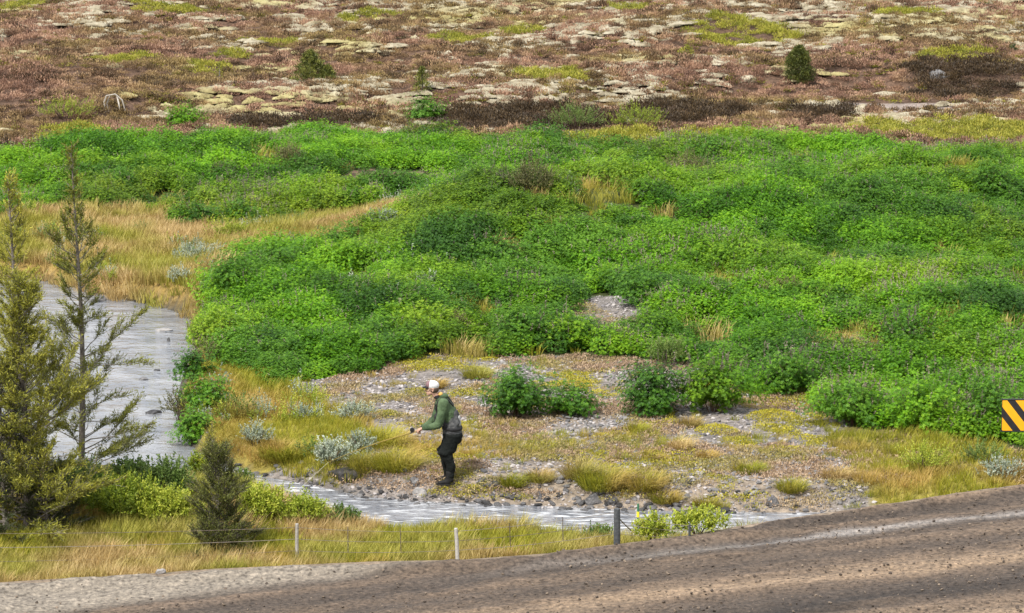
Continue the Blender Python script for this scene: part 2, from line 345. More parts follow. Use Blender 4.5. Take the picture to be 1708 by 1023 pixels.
def road_mat():
    m, t, out = nodes('gravel_road')
    a = N(t, 'ShaderNodeAttribute', attribute_name='gcol')
    f = wnoise(t, 15.0, 10); r = ramp(t, f, [(0.34, (0.50, 0.49, 0.48)), (0.47, (0.96, 0.96, 0.96)), (0.56, (1.1, 1.09, 1.07)), (0.68, (1.6, 1.57, 1.54))])
    mm = N(t, 'ShaderNodeMixRGB', blend_type='MULTIPLY', Fac=1.0); t.links.new(a.outputs['Color'], mm.inputs['Color1']); t.links.new(r.outputs['Color'], mm.inputs['Color2'])
    b = N(t, 'ShaderNodeBsdfPrincipled', Roughness=0.85); b.inputs['Specular IOR Level'].default_value = 0.3
    t.links.new(mm.outputs[0], b.inputs['Base Color'])
    a2 = N(t, 'ShaderNodeAttribute', attribute_name='wet'); mr = N(t, 'ShaderNodeMapRange'); mr.inputs['To Min'].default_value = 0.9; mr.inputs['To Max'].default_value = 0.38
    t.links.new(a2.outputs['Fac'], mr.inputs['Value']); t.links.new(mr.outputs[0], b.inputs['Roughness'])
    f2 = wnoise(t, 18.0, 10); bp = N(t, 'ShaderNodeBump', Strength=1.0, Distance=0.045); t.links.new(f2, bp.inputs['Height']); t.links.new(bp.outputs[0], b.inputs['Normal'])
    t.links.new(b.outputs[0], out.inputs['Surface']); return m
M_road = road_mat()

# ------------------------------------------------------------------ zones of ground cover
Z_GRAVEL = poly_px([(470, 660), (500, 600), (690, 570), (850, 567), (1100, 570), (1250, 600), (1400, 650), (1400, 700), (1440, 755),
    (1480, 800), (1440, 862), (1300, 862), (1140, 860), (1000, 855), (850, 848), (700, 843), (600, 835), (540, 821), (440, 802), (400, 786),
    (360, 774), (400, 762), (520, 770), (620, 740), (560, 700)])
Z_GOLD = poly_px([(-500, 400), (0, 395), (60, 366), (200, 352), (280, 365), (290, 382), (480, 380), (600, 385), (700, 360), (740, 375), (640, 430), (520, 450), (420, 455),
    (350, 490), (338, 548), (300, 520), (200, 497), (60, 466), (0, 466), (-500, 460)])
Z_LUPIN = poly_px([(-600, 285), (0, 280), (130, 274), (220, 286), (300, 290), (390, 268), (450, 250), (700, 240), (800, 242), (900, 244), (1000, 256), (1200, 252),
    (1400, 258), (1708, 264), (2400, 268), (2400, 760), (1708, 752), (1640, 728), (1560, 728), (1480, 716), (1370, 692), (1350, 665), (1250, 660),
    (1200, 620), (1045, 602), (850, 598), (690, 602), (600, 622), (480, 640), (430, 640), (370, 600), (335, 590), (345, 545), (345, 520), (350, 490), (420, 455),
    (520, 447), (640, 428), (700, 395), (730, 372), (690, 352), (480, 378), (290, 384), (270, 366), (150, 368), (0, 380), (-600, 395)])
Z_HOLE = [poly_px(p) for p in ([(548, 318), (600, 302), (700, 301), (740, 306), (810, 296), (822, 312), (720, 328), (560, 332)],
    [(955, 565), (975, 520), (1070, 520), (1100, 535), (1070, 575)], [(930, 318), (955, 292), (1045, 292), (1060, 320)])]
Z_NEAR = poly_px([(-800, 1060), (0, 990), (760, 950), (1250, 915), (1250, 905), (1000, 898), (900, 890), (640, 876), (520, 842), (380, 808), (0, 792), (-800, 810)])
Z_BANK = poly_px([(300, 640), (310, 600), (335, 570), (400, 580), (480, 620), (500, 650), (590, 700), (640, 740), (620, 780), (560, 800), (440, 790), (360, 765), (310, 740), (300, 690), (300, 650)])
Z_RIGHT = poly_px([(1380, 715), (1480, 722), (1600, 735), (1720, 760), (2300, 770), (2300, 880), (1700, 850), (1470, 858), (1450, 800), (1420, 760)])
def zones(x, y, j=0.5):
    """returns dict of boolean masks with ragged borders"""
    wx = x + (fbm(x, y, 1.2, 3, 51) - 0.5) * 2.2 * j; wy = y + (fbm(x, y, 1.2, 3, 57) - 0.5) * 3.0 * j
    hole = np.zeros(np.shape(x), bool)
    for h in Z_HOLE: hole |= inside(h, wx, wy)
    z = dict(gravel=inside(Z_GRAVEL, wx, wy), gold=inside(Z_GOLD, wx, wy), lupin=inside(Z_LUPIN, wx, wy) & ~hole, hole=hole,
             near=inside(Z_NEAR, x, y), bank=inside(Z_BANK, wx, wy), right=inside(Z_RIGHT, wx, wy))
    far = y > np.interp(x, *_ltop.T)
    z['heath'] = far & ~z['lupin']; z['gravel'] &= ~z['lupin']; z['gold'] &= ~z['lupin']
    return z
_ltop = poly_px([(-600, 285), (0, 280), (130, 274), (220, 286), (300, 290), (390, 268), (450, 250), (700, 240), (800, 242), (900, 244), (1000, 256), (1200, 252), (1400, 258), (1708, 264), (2400, 268)])
# patches on the heath, in photo pixels -> world ellipses
def ell(px, py, wpx, hpx):
    x, y = W(px, py, .8); _, y1 = W(px, py - hpx / 2, .8); _, y0 = W(px, py + hpx / 2, .8)
    return float(x), float(y), wpx / 2 / PXM(float(y)), float(y1 - y0) / 2
E_YEL = [ell(*e) for e in [(1030, 195, 210, 40), (440, 65, 80, 14), (200, 98, 110, 18), (110, 185, 130, 34), (880, 50, 100, 14), (1250, 60, 200, 22), (760, 62, 110, 16),
    (1640, 180, 200, 40), (340, 108, 90, 16), (370, 85, 70, 10), (1520, 38, 130, 14), (1060, 30, 120, 12), (40, 12, 110, 16), (620, 28, 120, 14), (930, 118, 130, 16), (1480, 175, 160, 26), (1190, 190, 120, 22),
    (480, 62, 50, 10), (280, 25, 160, 12), (1340, 22, 90, 10), (1600, 95, 120, 14)]]
E_DARK = [ell(*e) for e in [(880, 160, 420, 42), (1120, 150, 260, 34), (430, 168, 120, 24), (215, 205, 260, 24), (1620, 115, 240, 40), (60, 222, 200, 22), (700, 205, 160, 18), (560, 165, 160, 18), (1380, 150, 120, 24)]]
E_RED = [ell(*e) for e in [(120, 130, 420, 110), (260, 85, 200, 40), (60, 190, 200, 60)]]
E_BARE = [ell(*e) for e in [(270, 222, 120, 18), (1540, 220, 420, 9), (1180, 222, 160, 9), (400, 190, 120, 10), (1480, 138, 260, 20)]]
def inell(E, x, y, k=1.0):
    r = np.zeros(np.shape(x)); wob = (fbm(x, y, 1.6, 3, 71) - 0.5) * 1.3
    for ex, ey, rx, ry in E: r = np.maximum(r, 1.0 - (((x - ex) / rx) ** 2 + ((y - ey) / ry) ** 2) + wob * k)
    return r
def mossiness(x, y):
    """where the pale moss hummocks lie"""
    s = sstep(108, 128, y)
    xl = sstep(-9, 0, x + 0.12 * (y - 110)) * 0.6 + 0.4 * sstep(128, 138, y)
    return 0.5 + 0.42 * (fbm(x, y, 6.5, 3, 81) - .5) + 0.17 * s * (0.25 + xl) - 0.10

# ------------------------------------------------------------------ ground sheet
def grid_axis(segs):
    a = [segs[0][0]]
    for s, e, d0, d1 in segs:
        d = d0; x = s
        while x < e - 1e-6:
            k = (x - s) / (e - s); x = min(e, x + d0 + (d1 - d0) * k); a.append(x)
    return np.array(a)
gx = grid_axis([(0, 13, .17, .17), (13, 32, .2, .6), (32, 400, 1, 40), (400, 4000, 60, 600)]); gx = np.concatenate([-gx[::-1][:-1], gx])
gy = grid_axis([(-300, -10, 60, 10), (-10, 40, 2, 0.5), (40, 66, .15, .15), (66, 112, .2, .3), (112, 170, .32, .6), (170, 600, 1, 30), (600, 6000, 40, 700)])
GX, GY = np.meshgrid(gx, gy); GZ = T(GX, GY)
z = zones(GX, GY)
n1 = fbm(GX, GY, 0.9, 4, 91)[..., None]; n2 = fbm(GX, GY, 4, 3, 93)[..., None]
def mixc(a, b, f): return np.array(a) * (1 - f) + np.array(b) * f
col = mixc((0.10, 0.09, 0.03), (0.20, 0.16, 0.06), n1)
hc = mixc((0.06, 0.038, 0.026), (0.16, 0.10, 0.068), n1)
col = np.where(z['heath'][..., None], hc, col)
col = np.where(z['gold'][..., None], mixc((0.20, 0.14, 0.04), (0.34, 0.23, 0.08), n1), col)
col = np.where(z['lupin'][..., None], mixc((0.035, 0.05, 0.015), (0.07, 0.08, 0.025), n1), col)  # floor coloured dark to deepen the shade under the lupins
col = np.where(z['bank'][..., None] | z['right'][..., None], mixc((0.17, 0.16, 0.03), (0.30, 0.23, 0.06), n1), col)
hcz = mixc((0.14, 0.085, 0.06), (0.30, 0.21, 0.16), n1)
gv = mixc(mixc((0.14, 0.13, 0.125), (0.27, 0.235, 0.21), n1), (0.25, 0.205, 0.16), sstep(0.5, 0.6, n2))
col = np.where(z['gravel'][..., None] | z['hole'][..., None], gv, col)
col = np.where((inell(E_BARE, GX, GY, .5) > 0.1)[..., None] & z['heath'][..., None], mixc((0.20, 0.16, 0.14), (0.38, 0.32, 0.28), n1), col)
col = np.where((z['hole'] & (GY > 76))[..., None], hcz, col)
rv = sdist(RIVER, GX, GY)[..., None]
col = np.where(rv < 0.12, mixc((0.05, 0.045, 0.035), (0.10, 0.09, 0.07), n1), col)
ee = (GY - yroad(GX))[..., None]
col = np.where((ee < 0.35 + 0.5 * (n1 - .5)), mixc((0.16, 0.125, 0.09), (0.27, 0.21, 0.155), n1), col)
col = np.where(GY[..., None] < 37, mixc((0.09, 0.10, 0.03), (0.2, 0.17, 0.06), n1), col)
ni, nj = GX.shape
idx = np.arange(ni * nj).reshape(ni, nj)
F = np.stack([idx[:-1, :-1], idx[:-1, 1:], idx[1:, 1:], idx[1:, :-1]], -1).reshape(-1, 4)
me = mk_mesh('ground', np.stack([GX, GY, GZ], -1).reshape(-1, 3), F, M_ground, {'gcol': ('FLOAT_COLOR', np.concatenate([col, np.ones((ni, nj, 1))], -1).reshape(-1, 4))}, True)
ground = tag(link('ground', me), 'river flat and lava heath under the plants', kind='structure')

# ------------------------------------------------------------------ road
ra0 = np.array(W(420, 1012, 0.6)).astype(float); ra1 = np.array(W(1708, 850, 1.15)).astype(float)
rdir = (ra1 - ra0) / np.linalg.norm(ra1 - ra0); rnor = np.array([-rdir[1], rdir[0]])
rx_ = grid_axis([(-60, -14, 3, .5), (-14, 14, .09, .09), (14, 60, .5, 3)])
rt = np.concatenate([np.linspace(0, 1, 110) ** 1.15])
RX = np.repeat(rx_[None, :], len(rt), 0); far_e = yroad(RX) + 0.02 + (fbm(RX, RX * 0, 0.35, 3, 5) - 0.5) * 0.22; near_e = np.full_like(RX, 37.5)
RY = far_e + (near_e - far_e) * rt[:, None]
v = (RX - ra0[0]) * rnor[0] + (RY - ra0[1]) * rnor[1]; u = (RX - ra0[0]) * rdir[0] + (RY - ra0[1]) * rdir[1]
vw = v + (fbm(u, v, 5, 2, 7) - 0.5) * 0.5
rough = fbm(RX, RY, 0.35, 4, 13); streak = 0.55 * fbm(u / 9, vw * 1.0, 0.35, 4, 15) + 0.45 * fbm(u / 7, vw * 1.0, 0.16, 3, 16); fine = fbm(u / 2.2, vw, 0.12, 3, 19)
ruts = (streak - 0.5) * 0.11 + (fine - .5) * 0.035
RZ = zroad(RX) + 0.0 + ruts + (rough - 0.5) * 0.035 - 0.10 * sstep(0.45, 0.0, far_e - RY) + 0.09 * np.exp(-((far_e - RY - 0.45) / .22) ** 2)
def rc(stops, q):
    a = np.array([s[0] for s in stops]); C_ = np.array([s[1] for s in stops])
    return np.stack([np.interp(q, a, C_[:, i]) for i in range(3)], -1)
TAN, DRK, PALE, BRN, BLK = (0.215, 0.155, 0.104), (0.066, 0.051, 0.040), (0.21, 0.185, 0.165), (0.115, 0.084, 0.060), (0.034, 0.028, 0.024)
RV = [(-9, BRN), (-5.5, TAN), (-4.6, TAN), (-3.9, BRN), (-3.3, BLK), (-2.7, DRK), (-2.35, BRN), (-2.05, TAN), (-1.75, TAN), (-1.35, BRN), (-0.9, DRK), (-0.35, BRN), (0.1, DRK),
      (0.3, DRK), (0.5, DRK), (0.75, BRN), (0.95, DRK), (1.15, DRK), (1.3, BRN), (1.45, TAN), (1.7, TAN)]
vj = vw + (fbm(u / 3, v, .5, 3, 23) - .5) * 0.5
rcol = rc(RV, vj)
ps = np.exp(-((vj - 0.36) / 0.16) ** 2) * sstep(2, 8, u)
rcol = rcol + (np.array(PALE) - rcol) * (ps * 0.9)[..., None]
lt = sstep(1.0, 1.7, vj + 0.2) * sstep(7.2, 4.2, u + 0.5 * (fbm(u, v, 1, 3, 29) - .5))
rcol = rcol + (np.array((0.205, 0.178, 0.145)) - rcol) * lt[..., None]
rim = np.exp(-((far_e - RY - 0.12) / .16) ** 2)
rcol = rcol + (np.array((0.25, 0.195, 0.14)) - rcol) * (rim * 0.8)[..., None]
mod = 0.35 + 1.3 * streak[..., None]; mod = 1 + (mod - 1) * (1 - 0.8 * lt[..., None])
rcol = np.clip(rcol * mod * (0.8 + 0.4 * fine[..., None]), 0.02, 0.7)
ni, nj = RX.shape; idx = np.arange(ni * nj).reshape(ni, nj)
F = np.stack([idx[:-1, :-1], idx[1:, :-1], idx[1:, 1:], idx[:-1, 1:]], -1).reshape(-1, 4)
me = mk_mesh('road', np.stack([RX, RY, RZ], -1).reshape(-1, 3), F, M_road,
    {'gcol': ('FLOAT_COLOR', np.concatenate([rcol, np.ones((ni, nj, 1))], -1).reshape(-1, 4)), 'wet': ('FLOAT', (ps + 0.25 * (streak < .45)).reshape(-1))}, True)
tag(link('road', me), 'rutted brown gravel road crossing the foreground', kind='structure')

# ------------------------------------------------------------------ water
wx0 = grid_axis([(-40, 30, .4, .4)]); wy0 = grid_axis([(50, 85, .4, .4)])
AX, AY = np.meshgrid(wx0, wy0); ni, nj = AX.shape; idx = np.arange(ni * nj).reshape(ni, nj)
rr = sdist(RIVER, AX, AY); keep = rr < 1.0
F = np.stack([idx[:-1, :-1], idx[:-1, 1:], idx[1:, 1:], idx[1:, :-1]], -1).reshape(-1, 4); kf = keep.reshape(-1)[F].any(1)
shal = sstep(-5.6, -3.4, AX) * sstep(60, 57, AY)
me = mk_mesh('water', np.stack([AX, AY, np.full_like(AX, WZ)], -1).reshape(-1, 3), F[kf], M_water, {'v': ('FLOAT', shal.reshape(-1))}, True)
tag(link('water', me), 'pale reflecting stream bending round the gravel bar', kind='structure')

# ------------------------------------------------------------------ scatter
def scatter(name, protos, pts, scl, rot, label, mats=None, tilt=0.12, seed=0, tone=None):
    """one stuff object: proto geometry instanced on a cloud of points"""
    rng = np.random.default_rng(seed)
    k = len(pts); rots = np.stack([rng.normal(0, tilt, k), rng.normal(0, tilt, k), rot if rot is not None else rng.uniform(0, 6.283, k)], 1)
    me = bpy.data.meshes.new(name); me.vertices.add(k); me.vertices.foreach_set('co', np.asarray(pts, np.float32).reshape(-1))
    a = me.attributes.new('rot', 'FLOAT_VECTOR', 'POINT'); a.data.foreach_set('vector', rots.astype(np.float32).reshape(-1))
    scl = np.asarray(scl, np.float32); scl = np.repeat(scl[:, None], 3, 1) if scl.ndim == 1 else scl
    a = me.attributes.new('scl', 'FLOAT_VECTOR', 'POINT'); a.data.foreach_set('vector', np.ascontiguousarray(scl).reshape(-1))
    if tone is not None: a = me.attributes.new('tone', 'FLOAT', 'POINT'); a.data.foreach_set('value', np.asarray(tone, np.float32))
    a = me.attributes.new('pick', 'INT', 'POINT'); a.data.foreach_set('value', rng.integers(0, len(protos), k).astype(np.int32))
    o = tag(link(name, me), label, kind='stuff')
    g = bpy.data.node_groups.new(name, 'GeometryNodeTree')
    g.interface.new_socket('Geometry', in_out='INPUT', socket_type='NodeSocketGeometry'); g.interface.new_socket('Geometry', in_out='OUTPUT', socket_type='NodeSocketGeometry')
    gi = g.nodes.new('NodeGroupInput'); go = g.nodes.new('NodeGroupOutput')
    jn = g.nodes.new('GeometryNodeJoinGeometry')
    for p in protos:
        oi = g.nodes.new('GeometryNodeObjectInfo'); oi.inputs['Object'].default_value = p; oi.inputs['As Instance'].default_value = True
        g.links.new(oi.outputs['Geometry'], jn.inputs[0])
    ip = g.nodes.new('GeometryNodeInstanceOnPoints'); ip.inputs['Pick Instance'].default_value = True
    def na(n, ty):
        q = g.nodes.new('GeometryNodeInputNamedAttribute'); q.data_type = ty; q.inputs['Name'].default_value = n; return q.outputs['Attribute']
    er = g.nodes.new('FunctionNodeEulerToRotation'); g.links.new(na('rot', 'FLOAT_VECTOR'), er.inputs[0])
    g.links.new(gi.outputs[0], ip.inputs['Points']); g.links.new(jn.outputs[0], ip.inputs['Instance'])
    g.links.new(na('pick', 'INT'), ip.inputs['Instance Index']); g.links.new(er.outputs[0], ip.inputs['Rotation']); g.links.new(na('scl', 'FLOAT_VECTOR'), ip.inputs['Scale'])
    g.links.new(ip.outputs[0], go.inputs[0])
    md = o.modifiers.new('scatter', 'NODES'); md.node_group = g
    return o
def jit(x0, x1, y0, y1, step, seed=0, inview=True):
    """jittered grid of points, thinned to what the frame (with a margin) can see"""
    rng = np.random.default_rng(seed)
    xs = np.arange(x0, x1, step); ys = np.arange(y0, y1, step); X, Y = np.meshgrid(xs, ys)
    X = (X + rng.uniform(-.5, .5, X.shape) * step * 1.3).ravel(); Y = (Y + rng.uniform(-.5, .5, Y.shape) * step * 1.3).ravel()
    if inview:
        m = np.abs(X) < Y * 0.15 * 1.3 + 2; X, Y = X[m], Y[m]
    return X, Y, rng
def unit(v): return v / (np.linalg.norm(v, axis=-1, keepdims=True) + 1e-9)
def proto(name, geo, mats, smooth=False):
    return bpy.data.objects.new(name, geo.mesh(name, mats, smooth))     # only instanced by scatter()

# plants ------------------------------------------------------------
def dome_points(rng, n, rx, ry, h, lump=0.35, shell=(0.72, 1.02), low=-0.55, seed=0):
    d = unit(rng.normal(size=(n * 3, 3))); d = d[d[:, 2] > low][:n]; n = len(d)
    lum = 1 - lump / 2 + lump * (fbm(d[:, 0] * 2.1 + seed, d[:, 1] * 2.1 + d[:, 2] * 1.7, .7, 2, seed) - 0.35) * 2
    r = rng.uniform(*shell, n) * lum
    zc = 0.38
    p = np.stack([d[:, 0] * rx * r, d[:, 1] * ry * r, h * (zc + (1 - zc) * d[:, 2] * r * np.where(d[:, 2] < 0, .66, 1))], 1)
    p[:, 2] = np.maximum(p[:, 2], 0.02)
    return p, d, n
def g_lupin(rx, ry, h, n, seed, spikes=0, leafl=0.041, lump=0.4, m0=0, shell=(0.72, 1.02), low=-0.55):
    rng = np.random.default_rng(seed); g = Geo()
    p, d, n = dome_points(rng, n, rx, ry, h, lump, shell, low, seed=seed)
    sh_ = rng.uniform(0, 1, n) < .16; p = p * np.where(sh_ & (d[:, 2] > .1), rng.uniform(1.03, 1.22, n), 1)[:, None]
    nrm = unit(d * 0.55 + np.array([0, 0, 0.65]) + rng.normal(0, .3, (n, 3)))
    a = unit(np.cross(nrm, rng.normal(size=(n, 3)))); b = np.cross(nrm, a)
    K = 6; val = rng.uniform(0, 1, n)
    for k in range(K):
        t = 2 * math.pi * k / K + rng.uniform(-.2, .2, n); c, s = np.cos(t)[:, None], np.sin(t)[:, None]
        ld = unit(a * c + b * s + nrm * rng.uniform(0.0, 0.6, (n, 1))); ln = unit(nrm - ld * 0.3)
        g.leaves(p, ld, ln, leafl * rng.uniform(.75, 1.2, n), leafl * 0.42, np.clip(val + rng.normal(0, .08, n), 0, 1), m0, 0.6)
    if spikes:
        q, d2, m = dome_points(rng, spikes, rx * .95, ry * .95, h, lump * .5, (0.85, 1.0), 0.05, seed)
        for i in range(m):
            ax = unit(d2[i] * 0.35 + np.array([rng.normal(0, .1), rng.normal(0, .1), 1.0])); hh = rng.uniform(.12, .26)
            k = 9; tt = np.linspace(0.25, 1, k)[:, None] * hh
            pp = q[i] + ax * tt; dd = unit(rng.normal(size=(k, 3)) + ax * 0.8)
            g.leaves(pp, dd, unit(rng.normal(size=(k, 3))), 0.04, 0.02, rng.uniform(0, 1), 1)
            g.leaves(np.array([q[i]]), np.array([ax]), np.array([[0, -1, 0.2]]), hh, 0.012, 0.3, 1)
    return g
def g_stems(rng, rx, ry, h, n, r=0.008):
    g = Geo()
    for i in range(n):
        a = rng.uniform(0, 6.28); q = rng.uniform(.3, .8)
        e = Vector((math.cos(a) * rx * q, math.sin(a) * ry * q, h * rng.uniform(.45, .8)))
        g.tube([(e.x * .12, e.y * .12, -0.03), (e.x * .5, e.y * .5, e.z * .6), tuple(e)], [r, r * .7, r * .35], 4, rng.uniform(0, 1))
    return g
def g_willow(rx, ry, h, n, seed, leaf=0.038, lump=0.5, up=0.5, stems=34):
    """leaves ranked along upright twigs"""
    rng = np.random.default_rng(seed); g = Geo()
    tw = max(12, n // 16); p, d, tw = dome_points(rng, tw, rx, ry, h, lump, (0.45, 0.98), -0.3, seed)
    L_ = rng.uniform(.14, .30, tw) * (0.6 + 0.4 * min(1, h)); ax = unit(d * (1 - up) + np.array([0, 0, up]) + rng.normal(0, .22, (tw, 3)))
    val = rng.uniform(0, 1, tw)
    k = 16
    for j in range(k):
        t = (j + rng.uniform(0, 1, tw)) / k
        pp = p + ax * (L_ * t)[:, None] - ax * (L_ * 0.5)[:, None]; pp[:, 2] = np.maximum(pp[:, 2], 0.02)
        dd = unit(rng.normal(size=(tw, 3)) + ax * 1.0); nn = unit(rng.normal(size=(tw, 3)) * .6 + np.array([0, 0, 1]))
        g.leaves(pp, dd, nn, leaf * rng.uniform(.7, 1.2, tw), leaf * .5, np.clip(val * .6 + .4 * t + rng.normal(0, .1, tw), 0, 1))
    return g
def g_grass(n, r, h, seed, lean=0.35, w=0.009, droop=0.25):
    rng = np.random.default_rng(seed); g = Geo()
    a = rng.uniform(0, 6.283, n); q = r * np.sqrt(rng.uniform(0, 1, n)); b = np.stack([np.cos(a) * q, np.sin(a) * q, np.full(n, -0.02)], 1)
    a2 = a + rng.normal(0, .8, n); le = lean * rng.uniform(0.1, 1, n) * (0.4 + q / r)
    dirn = unit(np.stack([np.cos(a2) * le, np.sin(a2) * le, np.ones(n)], 1)); out = np.stack([np.cos(a2), np.sin(a2), -np.ones(n) * .4], 1)
    hh = h * rng.uniform(.45, 1.1, n)[:, None]; side = np.stack([-np.sin(a2 + .8), np.cos(a2 + .8), np.zeros(n)], 1) * w / 2
    m = b + dirn * hh * .55; tip = b + dirn * hh * .95 + out * hh * droop * rng.uniform(.2, 1, n)[:, None]
    V = np.stack([b - side, b + side, m + side * .8, m - side * .8, tip], 1).reshape(-1, 3); i = np.arange(n)[:, None] * 5; v_ = np.repeat(rng.uniform(0, 1, n), 5)
    v_ = np.clip(v_ + np.tile([-.1, -.1, 0, 0, .25], n), 0, 1)
    g.add(V, i + np.array([[0, 1, 2, 3]]), v_); 
    g.F3.append(np.concatenate([i + np.array([[3, 2, 4]])])); g.m3.append(np.zeros(n, int))
    return g
def g_heather(r, h, n, seed, leaf=0.035):
    rng = np.random.default_rng(seed); g = Geo()
    p, d, n = dome_points(rng, n, r, r, h, .5, (0.3, 1.05), -0.1, seed)
    g.leaves(p, unit(rng.normal(size=(n, 3)) * .7 + d * .5 + np.array([0, 0, .8])), unit(rng.normal(size=(n, 3))), leaf * rng.uniform(.6, 1.5, n), leaf * .45, rng.uniform(0, 1, n))
    return g
def g_mat(r, h, n, seed, leaf=0.03):
    """low cushion of herbs"""
    rng = np.random.default_rng(seed); g = Geo()
    a = rng.uniform(0, 6.283, n); q = r * np.sqrt(rng.uniform(0, 1, n)); p = np.stack([np.cos(a) * q, np.sin(a) * q, h * (1 - (q / r) ** 2) * rng.uniform(.5, 1, n)], 1)
    g.leaves(p, unit(rng.normal(size=(n, 3)) + np.array([0, 0, .6])), unit(rng.normal(size=(n, 3)) * .5 + np.array([0, 0, 1])), leaf * rng.uniform(.6, 1.4, n), leaf * .5, rng.uniform(0, 1, n))
    return g
def g_rock(seed, flat=0.6, sub=2, rough=0.35):
    import bmesh
    bm = bmesh.new(); bmesh.ops.create_icosphere(bm, subdivisions=sub, radius=1.0)
    V = np.array([v.co[:] for v in bm.verts]); F_ = np.array([[v.index for v in f.verts] for f in bm.faces]); bm.free()
    rng = np.random.default_rng(seed)
    for _ in range(7):                                  # planes that shear the ball into facets
        nn = unit(rng.normal(size=3)); c = rng.uniform(.55, .85); dd = V @ nn; V = V - np.outer(np.maximum(dd - c, 0) * .85, nn)
    V *= 1 + rough * (fbm(V[:, 0] * 1.7 + seed, V[:, 1] * 1.7 + V[:, 2], .8, 2, seed) - .5)[:, None]
    V *= np.array([1.0, rng.uniform(.65, .95), flat * rng.uniform(.8, 1.1)])
    g = Geo(); g.add(V, F_, 0.5); return g
def g_cushion(seed):
    rng = np.random.default_rng(seed); n = 34; M_ = 12; t = np.linspace(0, 1, M_); g = Geo()
    a = np.arange(n) / n * 2 * math.pi; R = 1 + .9 * (fbm(np.cos(a) * 1.9 + seed, np.sin(a) * 1.9, .7, 4, seed) - .5)
    X = np.cos(a)[None] * R[None] * np.sin(t * math.pi / 2)[:, None]; Y = np.sin(a)[None] * R[None] * np.sin(t * math.pi / 2)[:, None]
    Z = np.cos(t * math.pi / 2)[:, None] ** 0.9 * np.ones(n)[None]
    Z = Z * (0.35 + 1.3 * fbm(X * 1.5 + seed, Y * 1.5, .55, 4, seed + 3)) - 0.20
    V = np.stack([X, Y, Z], -1).reshape(-1, 3); F_ = []
    for i in range(M_ - 1):
        for k in range(n): F_.append([i * n + k, (i + 1) * n + k, (i + 1) * n + (k + 1) % n, i * n + (k + 1) % n])
    g.add(V, F_, .5); return g

# ---- lupin field
PL = [proto('lupin_clump', g_lupin(.46, .46, .85, 640, 100 + i, spikes=(0, 0, 1, 0, 0, 4)[i]), [M_lupin, M_seed]) for i in range(6)]
PLS = [proto('lupin_seeding', g_lupin(.46, .46, .82, 560, 120 + i, spikes=11), [M_lupin, M_seed]) for i in range(2)]
PLD = [proto('lupin_dark_clump', g_lupin(.46, .46, .85, 600, 130 + i, spikes=1), [M_lupin_dark, M_seed]) for i in range(2)]
def field_pts(step, seed):
    X, Y, rng = jit(-26, 30, 56, 106, step, seed); zz = zones(X, Y, 0.35)
    m = zz['lupin']; X, Y = X[m], Y[m]
    # every lupin bush is a dome of many stems: height falls off to its rim, and each bush has its own tint
    r2 = np.random.default_rng(909); k = 2300
    cx_, cy_ = r2.uniform(-27, 31, k), r2.uniform(56, 107, k); cr = r2.uniform(.55, 1.65, k); chh = r2.uniform(.50, 1.0, k) * (.55 + .40 * cr); ct = np.clip(r2.normal(0, .15, k), -.3, .32)
    best = np.full(len(X), -9.0); who = np.zeros(len(X), int)
    for i in range(k):
        d2 = ((X - cx_[i]) ** 2 + ((Y - cy_[i]) / .85) ** 2) / cr[i] ** 2; hh_ = np.where(d2 < 1, chh[i] * np.sqrt(np.maximum(1 - d2, 0)), -9)
        m_ = hh_ > best; best[m_] = hh_[m_]; who[m_] = i
    h = np.clip(0.14 + 0.70 * np.maximum(best, 0), .14, .95) * (.75 + .5 * fbm(X, Y, 3.5, 2, 201)) * rng.uniform(.85, 1.15, len(X))
    return X, Y, h, rng, np.where(best < 0, -.05, ct[who]), r2.uniform(0, 1, k)[who]
X, Y, h, rng, tone, bid = field_pts(0.36, 5)
gap = ((h < .21) & (rng.uniform(0, 1, len(X)) < .7)) | (fbm(X, Y, 2.2, 3, 219) < .30)
seedy = (fbm(X, Y, 3.2, 3, 211) + 0.10 * sstep(75, 62, Y) + (bid - .5) * .35) > 0.66
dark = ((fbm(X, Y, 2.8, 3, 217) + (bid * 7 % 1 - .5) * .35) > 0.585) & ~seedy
Zt = T(X, Y)
def put(nm, protos, m, lab, sd, **k):
    s = np.stack([0.55 + 0.35 * h[m], 0.55 + .35 * h[m], h[m]], 1); k['tone'] = tone[m]
    return scatter(nm, protos, np.stack([X[m], Y[m], Zt[m] - 0.03], 1), s, None, lab, seed=sd, **k)
put('lupin_field', PL, ~gap & ~seedy & ~dark, 'bright green lupins filling the river flat', 1)
put('lupins_in_seed', PLS, ~gap & seedy, 'lupins gone to seed with grey purple pods', 2)
put('dark_lupins', PLD, ~gap & dark, 'darker green lupins in scattered drifts', 3)

PWB = [proto('field_willow', g_willow(.42, .42, .75, 700, 340 + i, .036, .6, .6), [[M_will_b, M_will_s, M_will_g][i]]) for i in range(3)]
m = ~gap & (fbm(X, Y, 1.9, 3, 231) > .60) & (rng.uniform(0, 1, len(X)) < .6)
put('mixed_scrub', PWB, m, 'brownish and silvery willow scrub mixed into the lupins', 20)
